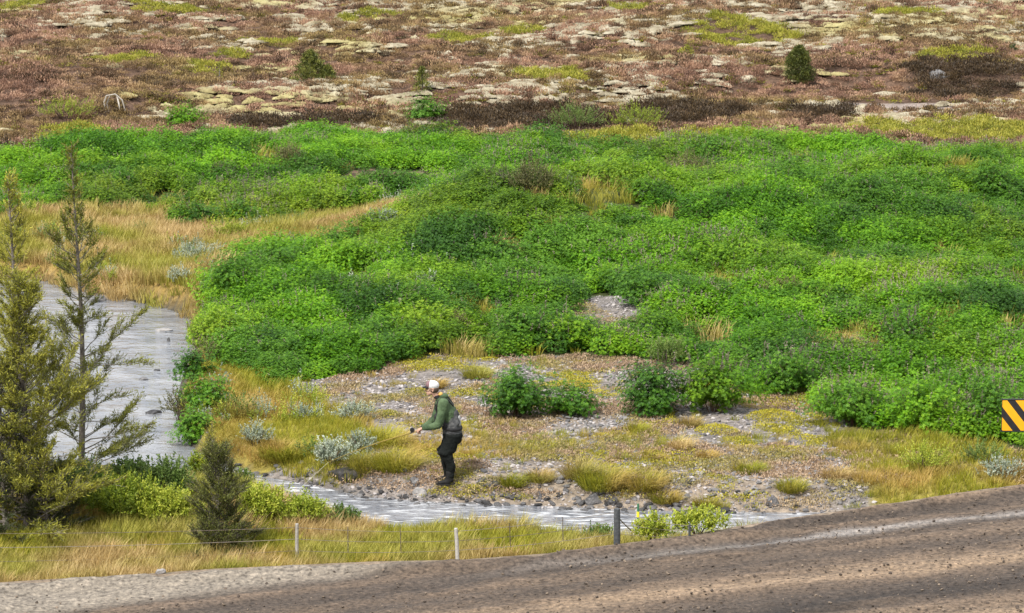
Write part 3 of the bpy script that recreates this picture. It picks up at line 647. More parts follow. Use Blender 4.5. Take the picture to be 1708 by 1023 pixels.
# ---- grasses
GAPX, GAPY = X[gap], Y[gap]
PG = [proto('gold_tuft', g_grass(46, .16, .40, 140 + i, w=.010), [M_gold]) for i in range(3)]
PN = [proto('green_tuft', g_grass(46, .15, .30, 150 + i, .5, w=.010), [M_green]) for i in range(3)]
PGF = [proto('gold_clump', g_grass(70, .26, .42, 160 + i, w=.016), [M_gold]) for i in range(2)]
scatter('grass_in_lupin_gaps', PGF + PN, np.stack([GAPX, GAPY, T(GAPX, GAPY)], 1), np.random.default_rng(5).uniform(.6, 1.3, len(GAPX)), None, 'dry and green grass in the gaps between the lupins', seed=22)
X, Y, rng = jit(-26, 10, 60, 90, .26, 21); zz = zones(X, Y, .3); m = zz['gold'] & ~zz['lupin'] & (sdist(RIVER, X, Y) > -0.1); X, Y = X[m], Y[m]
scatter('golden_grass', PGF, np.stack([X, Y, T(X, Y)], 1), .55 + .7 * fbm(X, Y, 1.6, 3, 5) * rng.uniform(.6, 1.2, len(X)), None, 'golden grass meadow by the bend of the stream', seed=4)
X, Y, rng = jit(-14, 7, 46, 57, .13, 22); zz = zones(X, Y, .3); e = Y - yroad(X); m = zz['near'] & (e > 0.05) & (sdist(RIVER, X, Y) > 0.0); X, Y = X[m], Y[m]
gm = fbm(X, Y, 1.4, 3, 77) + 0.12 * sstep(1.4, 3.5, Y - yroad(X)) - 0.02
s = (.45 + .8 * fbm(X, Y, 1.0, 3, 6)) * rng.uniform(.6, 1.15, len(X)) * (0.45 + .55 * sstep(0.0, 0.9, Y - yroad(X))) * (.35 + .65 * sstep(0.1, 1.5, sdist(RIVER, X, Y)))
mm = gm < 0.64
scatter('roadside_dry_grass', PG, np.stack([X, Y, T(X, Y)], 1)[mm], s[mm] * 1.05, None, 'dry straw coloured grass between road and stream', seed=5)
mm = ~mm
scatter('roadside_green_grass', PN, np.stack([X, Y, T(X, Y)], 1)[mm], s[mm] * 1.1, None, 'green grass between road and stream', seed=6)
X, Y, rng = jit(-8, 12, 50, 74, .15, 23); zz = zones(X, Y, .5); rv = sdist(RIVER, X, Y); e = Y - yroad(X)
f1 = fbm(X, Y, 1.1, 3, 88); low = sstep(61.5, 56.5, Y)
dens = np.where(zz['bank'], .95, np.where(zz['right'], .8, np.where(zz['gravel'], np.clip((f1 - .46) * 5, 0, 1) * (0.15 + .85 * low), 0)))
m = (rng.uniform(0, 1, len(X)) < dens) & (rv > .25) & (e > .1) & ~zz['lupin']; X, Y, f1, zb = X[m], Y[m], f1[m], (zz['bank'] | zz['right'])[m]
s = np.where(zb, .55 + .6 * fbm(X, Y, 1.2, 2, 9), .28 + .45 * f1) * rng.uniform(.5, 1.15, len(X))
scatter('bar_grass', PN, np.stack([X, Y, T(X, Y)], 1), s, None, 'yellow green grass on the river bank', seed=7)
PSV = [proto('willow_sprig', g_willow(.22, .22, .38, 260, 350 + i, .034, .6, .6), [[M_will_s, M_will_y, M_will_g][i]]) for i in range(3)]
X, Y, rng = jit(-24, 12, 50, 90, .34, 27); zz = zones(X, Y, .3); rv = sdist(RIVER, X, Y); e = Y - yroad(X)
m = (zz['gold'] | zz['bank'] | zz['right'] & (e < 3)) & (rv > .2) & (e > .2) & (fbm(X, Y, 1.5, 3, 361) > .56); X, Y = X[m], Y[m]
scatter('willow_sprigs', PSV, np.stack([X, Y, T(X, Y)], 1), rng.uniform(.6, 1.3, len(X)), None, 'low silvery and yellow green willow sprigs in the grass', seed=21)
# moss and dry herbs hugging the gravel
PM = [proto('moss_pad', g_mat(.2, .05, 130, 170 + i), [M_moss]) for i in range(2)]
PD = [proto('herb_pad', g_mat(.22, .05, 110, 175 + i, .035), [M_dry]) for i in range(2)]
X, Y, rng = jit(-8, 12, 50, 74, .17, 24); zz = zones(X, Y, .5); rv = sdist(RIVER, X, Y); e = Y - yroad(X)
a = fbm(X, Y, .9, 3, 98) + .10 * sstep(60, 56, Y) - 0.06; m = zz['gravel'] & (a > .58) & (rv > .35) & (e > .1)
scatter('moss_on_gravel', PM, np.stack([X, Y, T(X, Y)], 1)[m], rng.uniform(.5, 1.3, m.sum()), None, 'yellow green moss pads on the gravel', seed=8, tilt=.05)
b = fbm(X, Y, 1.3, 3, 101); m = (((zz['gravel']) & (b > .53)) | zz['right'] & (b > .4) | zz['hole'] & (b > .5)) & (rv > .4) & (e > .1)
scatter('dry_herbs', PD, np.stack([X, Y, T(X, Y)], 1)[m], rng.uniform(.5, 1.4, m.sum()), None, 'pinkish dry herbs creeping over the gravel', seed=9, tilt=.05)

# ---- stones
PR = [proto('gravel_stone', g_rock(180 + i, .5, 1), [M_gravel]) for i in range(5)]
PRr = [proto('grey_stone', g_rock(185 + i, .55, 1), [M_rock]) for i in range(4)]
PRw = [proto('wet_stone', g_rock(190 + i, .55, 2), [M_rock_wet]) for i in range(4)]
X, Y, rng = jit(-8, 13, 50, 74, .085, 25); zz = zones(X, Y, .5); rv = sdist(RIVER, X, Y); e = Y - yroad(X)
c = fbm(X, Y, 1.5, 3, 111); m = (zz['gravel'] | zz['hole']) & (rv > .05) & (e > .2) & (rng.uniform(0, 1, len(X)) < np.clip(.5 + 2.2 * (c - .4), 0.2, .95)); 
X1, Y1 = X[m], Y[m]; s = .020 + .040 * rng.uniform(0, 1, m.sum()) ** 2.2
scatter('gravel', PR, np.stack([X1, Y1, T(X1, Y1) + s * .15], 1), s, None, 'pinkish grey river gravel on the bar', seed=10, tilt=.25)
m = (zz['gravel'] | zz['bank']) & (rv > .0) & (rng.uniform(0, 1, len(X)) < (.06 + .30 * sstep(.58, .70, fbm(X, Y, 1.9, 3, 113)) + .12 * sstep(60, 56, Y)) * np.where(zz['gravel'], 1, .1)) & (e > .2)
X1, Y1 = X[m], Y[m]; s = .030 + .050 * rng.uniform(0, 1, m.sum()) ** 2.5
scatter('cobbles', PRr, np.stack([X1, Y1, T(X1, Y1) + s * .2], 1), s, None, 'grey cobbles among the grass of the bar', seed=11, tilt=.3)
m = (np.abs(rv - .12) < .26) & (X > -5.6) & (fbm(X, Y, .8, 2, 119) > .42) & (rng.uniform(0, 1, len(X)) < .55) & (Y > 53)
X1, Y1 = X[m], Y[m]; s = .022 + .05 * rng.uniform(0, 1, m.sum()) ** 2
scatter('waterline_stones', PRw, np.stack([X1, Y1, np.maximum(T(X1, Y1), WZ - .04) + s * .2], 1), s, None, 'small dark wet stones along the waterline', seed=12, tilt=.3)
# stones and clods on the road
PC = [proto('clod', g_rock(196 + i, .6, 1), [M_clod]) for i in range(4)]
X, Y, rng = jit(-9, 10, 41.5, 51, .085, 26); e = yroad(X) - Y; f = fbm(X, Y, 1.2, 3, 117)
m = (e > .02) & (rng.uniform(0, 1, len(X)) < .45 + .5 * (f > .55) + .5 * (e < .3)); m &= ~((X < 0.5) & (e < 1.7) & (rng.uniform(0, 1, len(X)) < .8)); X, Y, e = X[m], Y[m], e[m]
def road_z(x, y):
    j = np.clip(np.searchsorted(rx_, x), 1, len(rx_) - 1); fe = far_e[0][j]
    q = np.clip((fe - y) / (fe - 37.5), 0, 1) ** (1 / 1.15); i = np.clip((q * (len(rt) - 1)).astype(int), 0, len(rt) - 1); return RZ[i, j]
s = .008 + .026 * rng.uniform(0, 1, len(X)) ** 7
scatter('road_pebbles', PC, np.stack([X, Y, road_z(X, Y) + s * .3], 1), s, None, 'loose pebbles and clods on the road', seed=13, tilt=.4)

# ---- heath
PH = [proto('heather_clump', g_heather(.30, .18, 210, 300 + i, .052), [M_heath]) for i in range(3)]
PHD = [proto('heather_dark_clump', g_heather(.32, .24, 230, 310 + i, .05), [M_heath_dark]) for i in range(2)]
PHY = [proto('dwarf_willow', g_heather(.30, .17, 230, 320 + i, .05), [M_hy]) for i in range(2)]
PCU = [proto('moss_cushion', g_cushion(330 + i), [M_cush], True) for i in range(8)]
X, Y, rng = jit(-40, 40, 92, 185, .42, 31); zz = zones(X, Y, .4); m = zz['heath']; X, Y = X[m], Y[m]; rng = np.random.default_rng(32)
mo = mossiness(X, Y); yel = inell(E_YEL, X, Y) > .12; dk = inell(E_DARK, X, Y) > .25; bare = inell(E_BARE, X, Y, .5) > .15
Zt = T(X, Y); far = sstep(120, 150, Y); hz_ = .45 + 1.5 * fbm(X, Y, 1.2, 3, 39)
k = ~yel & ~dk & ~bare; s = rng.uniform(.75, 1.25, len(X)) * (1 + .1 * far)
def hs(m, nm, pr, lab, sd, q=1.0): return scatter(nm, pr, np.stack([X, Y, Zt - .02], 1)[m], np.stack([s * q, s * q, s * q * hz_], 1)[m], None, lab, seed=sd)
hs(k, 'heather', PH, 'reddish brown heather on the lava heath', 14)
hs(dk & ~bare & ~yel, 'dark_heather', PHD, 'dark brown heather along the low scarp', 15, 1.25)
hs(yel & ~bare & (rng.uniform(0, 1, len(X)) < .92), 'dwarf_willow_patches', PHY, 'yellow green dwarf willow patches on the heath', 16, 1.1)
k2 = k & (fbm(X, Y, 1.0, 3, 401) > .60)
hs(k2, 'heath_shadow_heather', PHD, 'small heather clumps coloured dark as crevice shade among the brown heather', 18, .8)  # dark leaf colour stands in for shaded crevices of the heath
k2 = k & ((fbm(X, Y, 1.1, 3, 403) > .61) | (Y < 112) & (X > -2) & (rng.uniform(0, 1, len(X)) < .3))
hs(k2, 'heath_sprigs', PHY, 'scattered yellow green sprigs in the heather', 19, .75)
X, Y, rng = jit(-40, 40, 100, 190, .33, 33); mo = mossiness(X, Y); zz = zones(X, Y, .4)
m = zz['heath'] & (mo - 0.13 * np.clip(inell(E_RED, X, Y, .6) * 3, 0, 1) + 0.62 * (fbm(X, Y * .8, 1.1, 3, 87) - .5) + rng.normal(0, .05, len(X)) > .488) & (inell(E_YEL, X, Y) < .2) & (inell(E_DARK, X, Y) < .3); X, Y, mo = X[m], Y[m], mo[m]
sx = rng.uniform(.12, .36, len(X)); sz = rng.uniform(.07, .155, len(X)) * (.7 + .6 * sx)
s3 = np.stack([sx * 1.5, sx * rng.uniform(.5, .9, len(X)), sz], 1)
scatter('moss_hummocks', PCU, np.stack([X, Y, T(X, Y) + .06], 1), s3, rng.normal(0, .5, len(X)), 'pale grey moss hummocks on the lava heath', seed=17, tilt=.05)
#--PART2--
# ------------------------------------------------------------------ single shrubs
MATS = dict(lupin=M_lupin, dark=M_lupin_dark, yellow=M_will_y, green=M_will_g, silver=M_will_s, brown=M_will_b)
def bush(kind, px, by, wpx, hpx, label, name='lupin_bush', cat='bush', group=None, seed=0, mat='lupin', spikes=0, dens=1.0, up=0.5, leaf=None):
    b = P(px, by); k = PXM(b.y); rx = wpx / 2 / k; h = hpx / k; ry = min(rx * .8, 1.1)
    loc = Vector((b.x, b.y + ry * .7, 0)); loc.z = float(T(np.array([loc.x]), np.array([loc.y]))[0])
    h = h + max(0, b.z - loc.z) ; area = 3.2 * rx * ry + 3.5 * (rx + ry) * h
    rng = np.random.default_rng(seed + int(px)); o = empty(name, loc, label, cat, group)
    if kind == 'lupin':
        g = g_lupin(rx, ry, h * .97, int(min(5500, 420 * area * dens)), seed + int(px), spikes, leaf or 0.040, lump=.75, shell=(.45, 1.02), low=-.95)
    else:
        g = g_willow(rx, ry, h, int(min(14000, 1300 * area * dens)), seed + int(px), leaf or 0.036, .55, up)
    link('foliage', g.mesh('foliage', [MATS[mat], M_seed]), o)
    link('stems', g_stems(rng, rx, ry, h, int(8 + 6 * rx)).mesh('stems', [M_twig]), o)
    return o
LB = 'lupin bushes standing out of the green field'
bush('lupin', 862, 706, 128, 98, 'dark green lupin bush standing alone on the gravel behind the angler', mat='dark', seed=1, dens=1.3)
bush('lupin', 852, 668, 60, 58, 'upper brighter green sprouts behind the lone dark bush on the gravel', mat='lupin', seed=2)
bush('lupin', 950, 700, 110, 62, 'low green lupin bush touching the right side of the lone dark bush', mat='dark', seed=3, dens=1.1)
bush('lupin', 1090, 698, 135, 104, 'large green lupin bush at the edge of the gravel, left half of the biggest clump', mat='dark', spikes=24, seed=4, dens=1.3)
bush('lupin', 1190, 696, 150, 112, 'large lupin bush with many brown seed heads, right half of the biggest clump', mat='lupin', spikes=50, seed=5, dens=1.3)
bush('willow', 1115, 618, 78, 56, 'rounded yellow green shrub peeking over the biggest lupin clump', 'willow_shrub', 'shrub', mat='green', seed=6)
bush('lupin', 1318, 665, 120, 88, 'lupin bush covered in purple grey seed spikes right of the biggest clump', mat='dark', spikes=34, seed=7)
bush('lupin', 1420, 716, 130, 95, 'tall dark lupin bush above the dry grass left of the striped sign', mat='dark', spikes=26, seed=8)
bush('lupin', 1545, 728, 140, 110, 'bright green lupin bush between the tall dark bush and the striped sign', mat='lupin', spikes=14, seed=9)
bush('lupin', 1655, 735, 130, 120, 'dark lupin bush with purple spikes directly behind the striped sign', mat='dark', spikes=34, seed=10)
bush('lupin', 870, 590, 110, 88, 'lupin bush with reddish brown lower stems above the gravel bar', mat='dark', spikes=20, seed=11)
bush('lupin', 955, 590, 95, 74, 'low green lupin bush right of the reddish stemmed one', mat='lupin', spikes=8, seed=12)
bush('lupin', 385, 520, 100, 105, 'dark green bush overhanging the bend of the stream', mat='dark', seed=13, dens=1.2)
bush('lupin', 460, 470, 90, 70, 'dark lupin bush right of the one overhanging the bend', mat='dark', seed=14)
bush('lupin', 322, 746, 76, 66, 'round dark green bush at the waterline, lowest on the left bank', mat='dark', seed=15, dens=1.3)
bush('lupin', 342, 694, 92, 78, 'dark green bush on the stream bank above the round one', mat='dark', seed=16, dens=1.2)
bush('lupin', 320, 640, 70, 62, 'small dark bush leaning over the water, uppermost of three on the bank', mat='dark', seed=17, dens=1.2)
bush('willow', 298, 708, 62, 62, 'grey green twiggy shrub at the water edge between the bank bushes', 'willow_shrub', 'shrub', mat='brown', seed=18)
bush('willow', 480, 285, 80, 44, 'brownish shrub among bright lupins near the far edge of the field, left of centre', 'willow_shrub', 'shrub', mat='brown', seed=19)
bush('willow', 890, 335, 100, 72, 'tall olive brown shrub right of the small bare strip in the field', 'willow_shrub', 'shrub', mat='brown', seed=20)
bush('willow', 1150, 315, 110, 58, 'pale brownish shrub in the upper part of the lupin field', 'willow_shrub', 'shrub', mat='brown', seed=21)
bush('willow', 1452, 262, 70, 42, 'reddish brown shrub at the far edge of the field on the right', 'willow_shrub', 'shrub', mat='brown', seed=22)
bush('lupin', 1330, 335, 110, 66, 'dark bush in the hollow behind the green mound', mat='dark', seed=23)
bush('lupin', 1420, 350, 90, 56, 'green bush just right of the dark one in the hollow behind the mound', mat='dark', spikes=8, seed=24)
bush('lupin', 1655, 335, 100, 62, 'dark bush near the right border in the upper lupin field', mat='dark', seed=25)
bush('lupin', 330, 382, 90, 50, 'green bush at the left end of the lupin row above the golden grass', mat='dark', spikes=6, seed=26)
bush('lupin', 400, 380, 80, 52, 'dark olive bush in the lupin row above the golden grass', mat='dark', spikes=14, seed=27)
bush('lupin', 830, 465, 120, 66, 'dark olive bush in the middle of the lupin field', mat='dark', spikes=10, seed=28)
bush('willow', 708, 500, 80, 44, 'pale silver leaved willow shrub among the lupins left of centre', 'willow_shrub', 'shrub', mat='silver', seed=29)
bush('willow', 572, 498, 74, 36, 'silver and straw coloured low shrub in the small clearing of the lupins', 'willow_shrub', 'shrub', mat='silver', seed=30)
bush('lupin', 1072, 515, 100, 64, 'dark bush with a deep shaded hollow above the tiny gravel clearing', mat='dark', seed=31)
bush('willow', 762, 568, 60, 50, 'yellowish spiky shrub in the lupins above the gravel bar', 'willow_shrub', 'shrub', mat='brown', seed=32)
bush('willow', 368, 306, 52, 36, 'pale straw coloured shrub in the upper left of the lupin field', 'willow_shrub', 'shrub', mat='brown', seed=33)
bush('willow', 1498, 298, 30, 26, 'small yellow tuft of willow in the upper right of the lupin field', 'willow_shrub', 'shrub', mat='yellow', seed=34)
bush('willow', 1310, 515, 90, 44, 'seedy grey green shrub in the lupins right of the tiny clearing', 'willow_shrub', 'shrub', mat='brown', seed=35)
bush('lupin', 1520, 600, 110, 74, 'lupin bush with scattered grey spikes in the lower right of the field', mat='dark', spikes=34, seed=36)
# silver and golden shrubs near the water
G1 = 'pale willow shrubs in the golden grass'
bush('willow', 640, 384, 100, 30, 'long pale shrub row along the lower edge of the upper lupins', 'willow_shrub', 'shrub', G1, mat='silver', seed=40)
bush('willow', 385, 400, 84, 30, 'yellow green shrub in the golden grass below the lupin row', 'willow_shrub', 'shrub', G1, mat='yellow', seed=41)
bush('willow', 330, 445, 90, 38, 'silvery shrub in the golden grass left of the dark overhanging bush', 'willow_shrub', 'shrub', G1, mat='silver', seed=42, dens=.8)
bush('willow', 300, 478, 60, 30, 'pale green low shrub on the golden bank of the bend', 'willow_shrub', 'shrub', G1, mat='silver', seed=43, dens=.7)
bush('willow', 425, 754, 64, 44, 'bluish green leafy shrub on the grass left of the angler', 'willow_shrub', 'shrub', mat='silver', seed=44)
bush('willow', 552, 790, 86, 50, 'silver leaved willow shrub over the dark boulder by the rod tip', 'willow_shrub', 'shrub', mat='silver', seed=45, leaf=.042)
bush('willow', 600, 762, 60, 46, 'silvery shrub just above the one over the dark boulder', 'willow_shrub', 'shrub', mat='silver', seed=46)
bush('willow', 590, 706, 90, 34, 'wide grey green shrub at the top of the grassy bank, left of the angler', 'willow_shrub', 'shrub', mat='silver', seed=47, dens=.8)
bush('willow', 505, 704, 60, 28, 'small pale shrub at the left corner of the gravel', 'willow_shrub', 'shrub', mat='silver', seed=48, dens=.7)
bush('willow', 340, 612, 60, 52, 'dry orange twiggy shrub between the bank bushes and the lupins', 'willow_shrub', 'shrub', mat='brown', seed=49, dens=.5)
# near bank willows
yw = [(130, 866, 150, 92, 'green', 'green willow behind the base of the leftmost conifers'), (205, 886, 140, 92, 'yellow', 'yellow green willow right of the big conifer foot'),
      (270, 846, 120, 80, 'green', 'darker green willow at the water edge between the conifers'), (215, 812, 90, 46, 'green', 'low green willow at the water edge behind the thin tall tree'),
      (275, 892, 120, 84, 'yellow', 'bright yellow green willow left of the small dark spruce'), (435, 884, 110, 78, 'yellow', 'bright yellow green willow right of the small dark spruce'),
      (505, 884, 100, 56, 'yellow', 'yellow green willow directly behind the first thin fence post'), (570, 880, 80, 30, 'green', 'low willow at the right end of the near bank thicket'),
      (400, 812, 50, 26, 'green', 'small willow at the narrow part of the stream'), (330, 800, 50, 48, 'yellow', 'upright leafy willow sprout at the water left of the small spruce tip'),
      (1090, 906, 80, 44, 'yellow', 'yellow green willow right of the dark fence post'), (1165, 896, 110, 42, 'yellow', 'yellow green willow at the road edge beside the water'),
      (1000, 905, 60, 26, 'green', 'low willow at the road edge left of the dark fence post')]
for i, (a, b, c, d, m_, l) in enumerate(yw):
    bush('willow', a, b, c, d, l, 'willow_shrub', 'shrub', 'willows on the near bank', mat=m_, seed=60 + i, leaf=.046, up=.6, dens=1.5)
bush('willow', 1545, 792, 100, 52, 'yellow green willow in the grass left below the striped sign', 'willow_shrub', 'shrub', mat='yellow', seed=80, dens=.7)
bush('willow', 1640, 780, 90, 40, 'green willow in the grass directly below the striped sign', 'willow_shrub', 'shrub', mat='green', seed=81, dens=.7)
bush('willow', 1675, 806, 90, 38, 'silver grey willow at the road edge near the right border', 'willow_shrub', 'shrub', mat='silver', seed=82, dens=.8)
bush('willow', 1370, 645, 44, 40, 'pale dry twiggy shrub between two dark lupin bushes', 'willow_shrub', 'shrub', mat='brown', seed=83, dens=.5)
# heath shrubs
def cone_bush(px, by, wpx, hpx, label, mat, seed, pw=0.6, n=3500, name='juniper_shrub'):
    b = P(px, by); k = PXM(b.y); rx = wpx / 2 / k; h = hpx / k; rng = np.random.default_rng(seed); g = Geo()
    tw = n // 12; t = rng.uniform(0.02, 1, tw) ** .8; a = rng.uniform(0, 6.28, tw)
    r = rx * (1 - t ** (1 / pw * 1.2)) ** .7 * rng.uniform(.35, 1.05, tw) * (1 + .35 * (fbm(a * 1.3, t * 5, .8, 2, seed) - .5) * 2)
    p = np.stack([np.cos(a) * r, np.sin(a) * r, t * h * .96], 1); v = rng.uniform(0, 1, tw)
    for j in range(12):
        pp = p + rng.normal(0, .035, (tw, 3)); pp[:, 2] = np.maximum(pp[:, 2], 0.01)
        g.leaves(pp, unit(rng.normal(size=(tw, 3)) * .6 + np.stack([np.cos(a) * .5, np.sin(a) * .5, np.full(tw, .9)], 1)), unit(rng.normal(size=(tw, 3))), .075 * rng.uniform(.6, 1.2, tw), .026, np.clip(v + rng.normal(0, .12, tw), 0, 1))
    o = empty(name, b, label, 'shrub'); link('foliage', g.mesh('foliage', [mat]), o)
    s = Geo(); s.tube([(0, 0, -.05), (0.01, 0, h * .5), (0, 0.01, h * .93)], [.03, .02, .008], 6)
    link('trunk', s.mesh('trunk', [M_bark]), o); return o
cone_bush(518, 140, 62, 56, 'dark olive bush with a pointed left top among the pale moss hummocks', M_needle_m, 901, .75, 5500)
cone_bush(545, 138, 40, 28, 'low spreading right flank bush beside the pointed olive bush', M_needle_m, 902, .9, 2600)
cone_bush(1332, 138, 48, 62, 'egg shaped dark green conifer alone on the heath, upper right', M_needle_m, 903, .42, 9000)
cone_bush(704, 158, 30, 46, 'thin grey green sapling on the heath above the centre', M_needle_m, 904, .7, 1300)
cone_bush(366, 132, 16, 26, 'tiny bare sapling in the pale moss, upper left', M_needle, 905, .7, 160)
cone_bush(1145, 98, 40, 22, 'small olive bush on the moss, far upper right of centre', M_needle, 906, .9, 500)
cone_bush(1690, 92, 26, 20, 'small dark bush on the heath at the right border', M_needle_d, 907, .9, 400)
bush('lupin', 305, 216, 76, 42, 'bright green lupin bush alone below the red heather, upper left', mat='lupin', seed=84, dens=1.1)
bush('lupin', 712, 205, 78, 46, 'dull green lupin bush at the top edge of the green field, centre', mat='dark', seed=85)
bush('willow', 960, 222, 100, 50, 'yellow green dwarf willow left half of the pair below the dark scarp', 'willow_shrub', 'shrub', mat='green', seed=86, dens=.6)
bush('willow', 1065, 222, 110, 46, 'yellow green dwarf willow right half of the pair below the dark scarp', 'willow_shrub', 'shrub', mat='yellow', seed=87, dens=.5)
bush('willow', 105, 208, 110, 40, 'pale yellow green dwarf willow in the red heather at the far left', 'willow_shrub', 'shrub', mat='yellow', seed=88, dens=.4)
bush('willow', 1385, 232, 70, 22, 'pale yellow low shrub on the gravel line at the far field edge', 'willow_shrub', 'shrub', mat='yellow', seed=89, dens=.4)
# pale dead branch standing in the heather
b = P(190, 190); k = PXM(b.y); g = Geo()
br = tag(empty('dead_branch', b, 'pale bleached dead branch bent like a hoop in the heather', 'dead branch'))
M_pale = solid('bleached_wood', [(0.35, 0.32, 0.28), (0.6, 0.56, 0.5)], 20, .9)
for pts in ([(-.24, 0, 0), (-.30, .02, .35), (-.22, .02, .55), (.05, .03, .60), (.26, .02, .42), (.36, 0, .06)], [(-.16, .1, 0), (-.22, .1, .3), (-.12, .1, .56)], [(.1, .05, .55), (.16, 0, .3), (.2, 0, .05)]):
    q = Geo(); q.tube(pts, [.024] * (len(pts) - 1) + [.012], 5); link('branch', q.mesh('branch', [M_pale]), br)

# ------------------------------------------------------------------ grass tussocks one can point at
tus = [(856, 815, 44, 26, 'n', 'small green tussock right of the angler\'s boots'), (1005, 822, 84, 44, 'n', 'largest grass tussock on the bar, centre of the waterside grass'), (1075, 822, 66, 36, 'n', 'wide tussock right of the largest one'),
       (1110, 842, 50, 26, 'n', 'tussock hanging over the waterline above the green marker'), (1320, 824, 48, 28, 'n', 'isolated round green tussock between stones on the right of the bar'), (1175, 848, 46, 20, 'n', 'low green tussock at the waterline right of the green marker'),
       (1180, 765, 40, 16, 'n', 'small flat tussock in the middle of the dry ground'), (1062, 722, 34, 22, 'n', 'small olive tussock below the biggest lupin clump'), (1195, 722, 74, 20, 'm', 'bright yellow moss cushion below the biggest lupin clump'),
       (1150, 712, 44, 20, 'g', 'orange dry tuft left of the yellow moss cushion'), (795, 632, 50, 26, 'g', 'dry orange tussock at the top of the gravel behind the angler'), (730, 648, 24, 22, 'n', 'green weed on the gravel just right above the cap'),
       (968, 800, 60, 44, 'g', 'tall golden tussock behind the largest green one'), (1135, 752, 36, 30, 'g', 'pinkish dry tuft in the middle of the bar'), (660, 786, 80, 44, 'n', 'grass tussock just left of the angler\'s legs'),
       (610, 790, 60, 36, 'n', 'grass tussock right of the silver willow over the boulder'), (1095, 768, 34, 14, 'n', 'flat olive tussock left of the pinkish dry tuft'), (1290, 700, 90, 30, 'm', 'yellow green grass patch under the purple spiked bush'),
       (900, 806, 50, 24, 'g', 'golden tussock between the small green one and the tall golden one'), (1250, 790, 60, 22, 'n', 'low tussock left of the isolated round one'), (1400, 800, 60, 24, 'g', 'pale dry tussock near the road on the right'),
       (640, 745, 90, 34, 'n', 'grass hump under the fishing rod'), (470, 770, 90, 36, 'n', 'grass hump on the bank below the bluish shrub'), (395, 700, 60, 46, 'g', 'golden grass stand behind the bank bushes')]
for i, (px, by, w_, h_, k_, l) in enumerate(tus):
    b = P(px, by); k = PXM(b.y); r = w_ / 2 / k; h = h_ / k
    b = b + Vector((0, r * .4, 0)); b.z = float(T(np.array([b.x]), np.array([b.y]))[0])
    if k_ == 'm': ge = g_mat(r, .12, int(2600 * r * r * 4), 500 + i, .03)
    else: ge = g_grass(int(260 + 900 * r * r * 3), r * .85, h * 1.15, 500 + i, 1.0, .012, .65)
    o = tag(link('grass_tussock' if k_ != 'm' else 'moss_cushion', ge.mesh('grass_tussock', [{'n': M_green, 'g': M_gold, 'm': M_moss}[k_]]), None, b), l, 'tussock' if k_ != 'm' else 'moss')

# ------------------------------------------------------------------ stones one can point at
rock_me = [g_rock(700 + i, .55, 2).mesh('stone', [M_rock_wet], False) for i in range(6)]
rock_dry = [g_rock(720 + i, .5, 2).mesh('stone', [M_rock], False) for i in range(5)]
shore = poly_px([(400, 788), (440, 800), (540, 820), (600, 834), (700, 842), (850, 847), (1000, 853), (1140, 858), (1300, 861), (1400, 861)], WZ)
rng = np.random.default_rng(77)
seg = np.cumsum(np.r_[0, np.hypot(*np.diff(shore, axis=0).T)])
for i in range(150):
    q = rng.uniform(0, seg[-1]) if rng.uniform() < .4 else rng.choice([.42, .46, .5, .58, .64, .86]) * seg[-1] + rng.normal(0, .7); q = np.clip(q, 0, seg[-1])
    x = np.interp(q, seg, shore[:, 0]) + rng.normal(0, .1); y = np.interp(q, seg, shore[:, 1]) + rng.uniform(.0, .75) * (1 if rng.uniform() < .7 else 1.6)
    s = rng.uniform(.045, .09) if rng.uniform() < .85 else rng.uniform(.09, .14)
    if abs(x + 1.1) < .45 and abs(y - 54.95) < .45: continue
    zz_ = float(T(np.array([x]), np.array([y]))[0]); dry = y - np.interp(x, shore[:, 0], shore[:, 1]) > .45 and rng.uniform() < .6
    o = link('stone', (rock_dry if dry else rock_me)[rng.integers(0, 5)], None, (x, y, max(zz_, WZ - .05) + s * .2)); o.scale = (s, s, s * rng.uniform(.8, 1.15)); o.rotation_euler = (rng.normal(0, .2), rng.normal(0, .2), rng.uniform(0, 6.28))
    tag(o, 'fist to head sized grey stone along the waterline of the gravel bar' if not dry else 'lighter grey stone on the grass just above the waterline', 'stone', 'stones along the waterline' if not dry else 'stones just above the waterline')
M_rock_shade = solid('dark_rock_undercut_shade', [(0.012, 0.011, 0.011), (0.03, 0.028, 0.027), (0.10, 0.09, 0.085)], 7, .7, 0.01, 20, .3)  # dark rock, taken near black to paint the shade of its undercut
def boulder(px, py, wpx, hpx, label, mats, seed, zoff=0.0, flat=.55, water=False):
    if water: x, y = W(px, py, WZ); b = Vector((float(x), float(y), WZ))
    else: b = P(px, py)
    k = PXM(b.y); g = g_rock(seed, 1.0, 3, .5); V = np.concatenate(g.V); V /= np.abs(V).max(0); V *= np.array([wpx / 2 / k, wpx / 2 / k * .7, hpx / k * .8]); g.V = [V]
    return tag(link('boulder', g.mesh('boulder', [mats]), None, b + Vector((0, 0, zoff))), label, 'rock')
boulder(578, 796, 74, 20, 'dark boulder blackened for its shaded undercut hollow, under the silver willow, below the rod tip', M_rock_shade, 801, .02)
boulder(255, 689, 30, 9, 'dark wet rock breaking the stream, nearest the left bank bushes', M_rock_wet, 802, 0, water=True)
boulder(238, 633, 20, 5, 'small dark rock in the stream above the larger dark one', M_rock_wet, 803, 0, water=True)
boulder(272, 551, 34, 5, 'flat grey rock awash in the upper pool', M_rock, 804, 0, water=True)
boulder(281, 569, 6, 8, 'tiny pointed rock sticking out of the upper pool', M_rock_wet, 805, 0, water=True)
boulder(160, 502, 38, 14, 'pale grey boulder in the upper pool behind the tall thin tree', M_rock, 806, 0, water=True)
boulder(262, 618, 12, 4, 'sliver of rock in mid stream beside the uppermost bank bush', M_rock_wet, 807, 0, water=True)
boulder(700, 826, 26, 15, 'rounded grey rock below the angler at the waterline', M_rock, 808, .02)
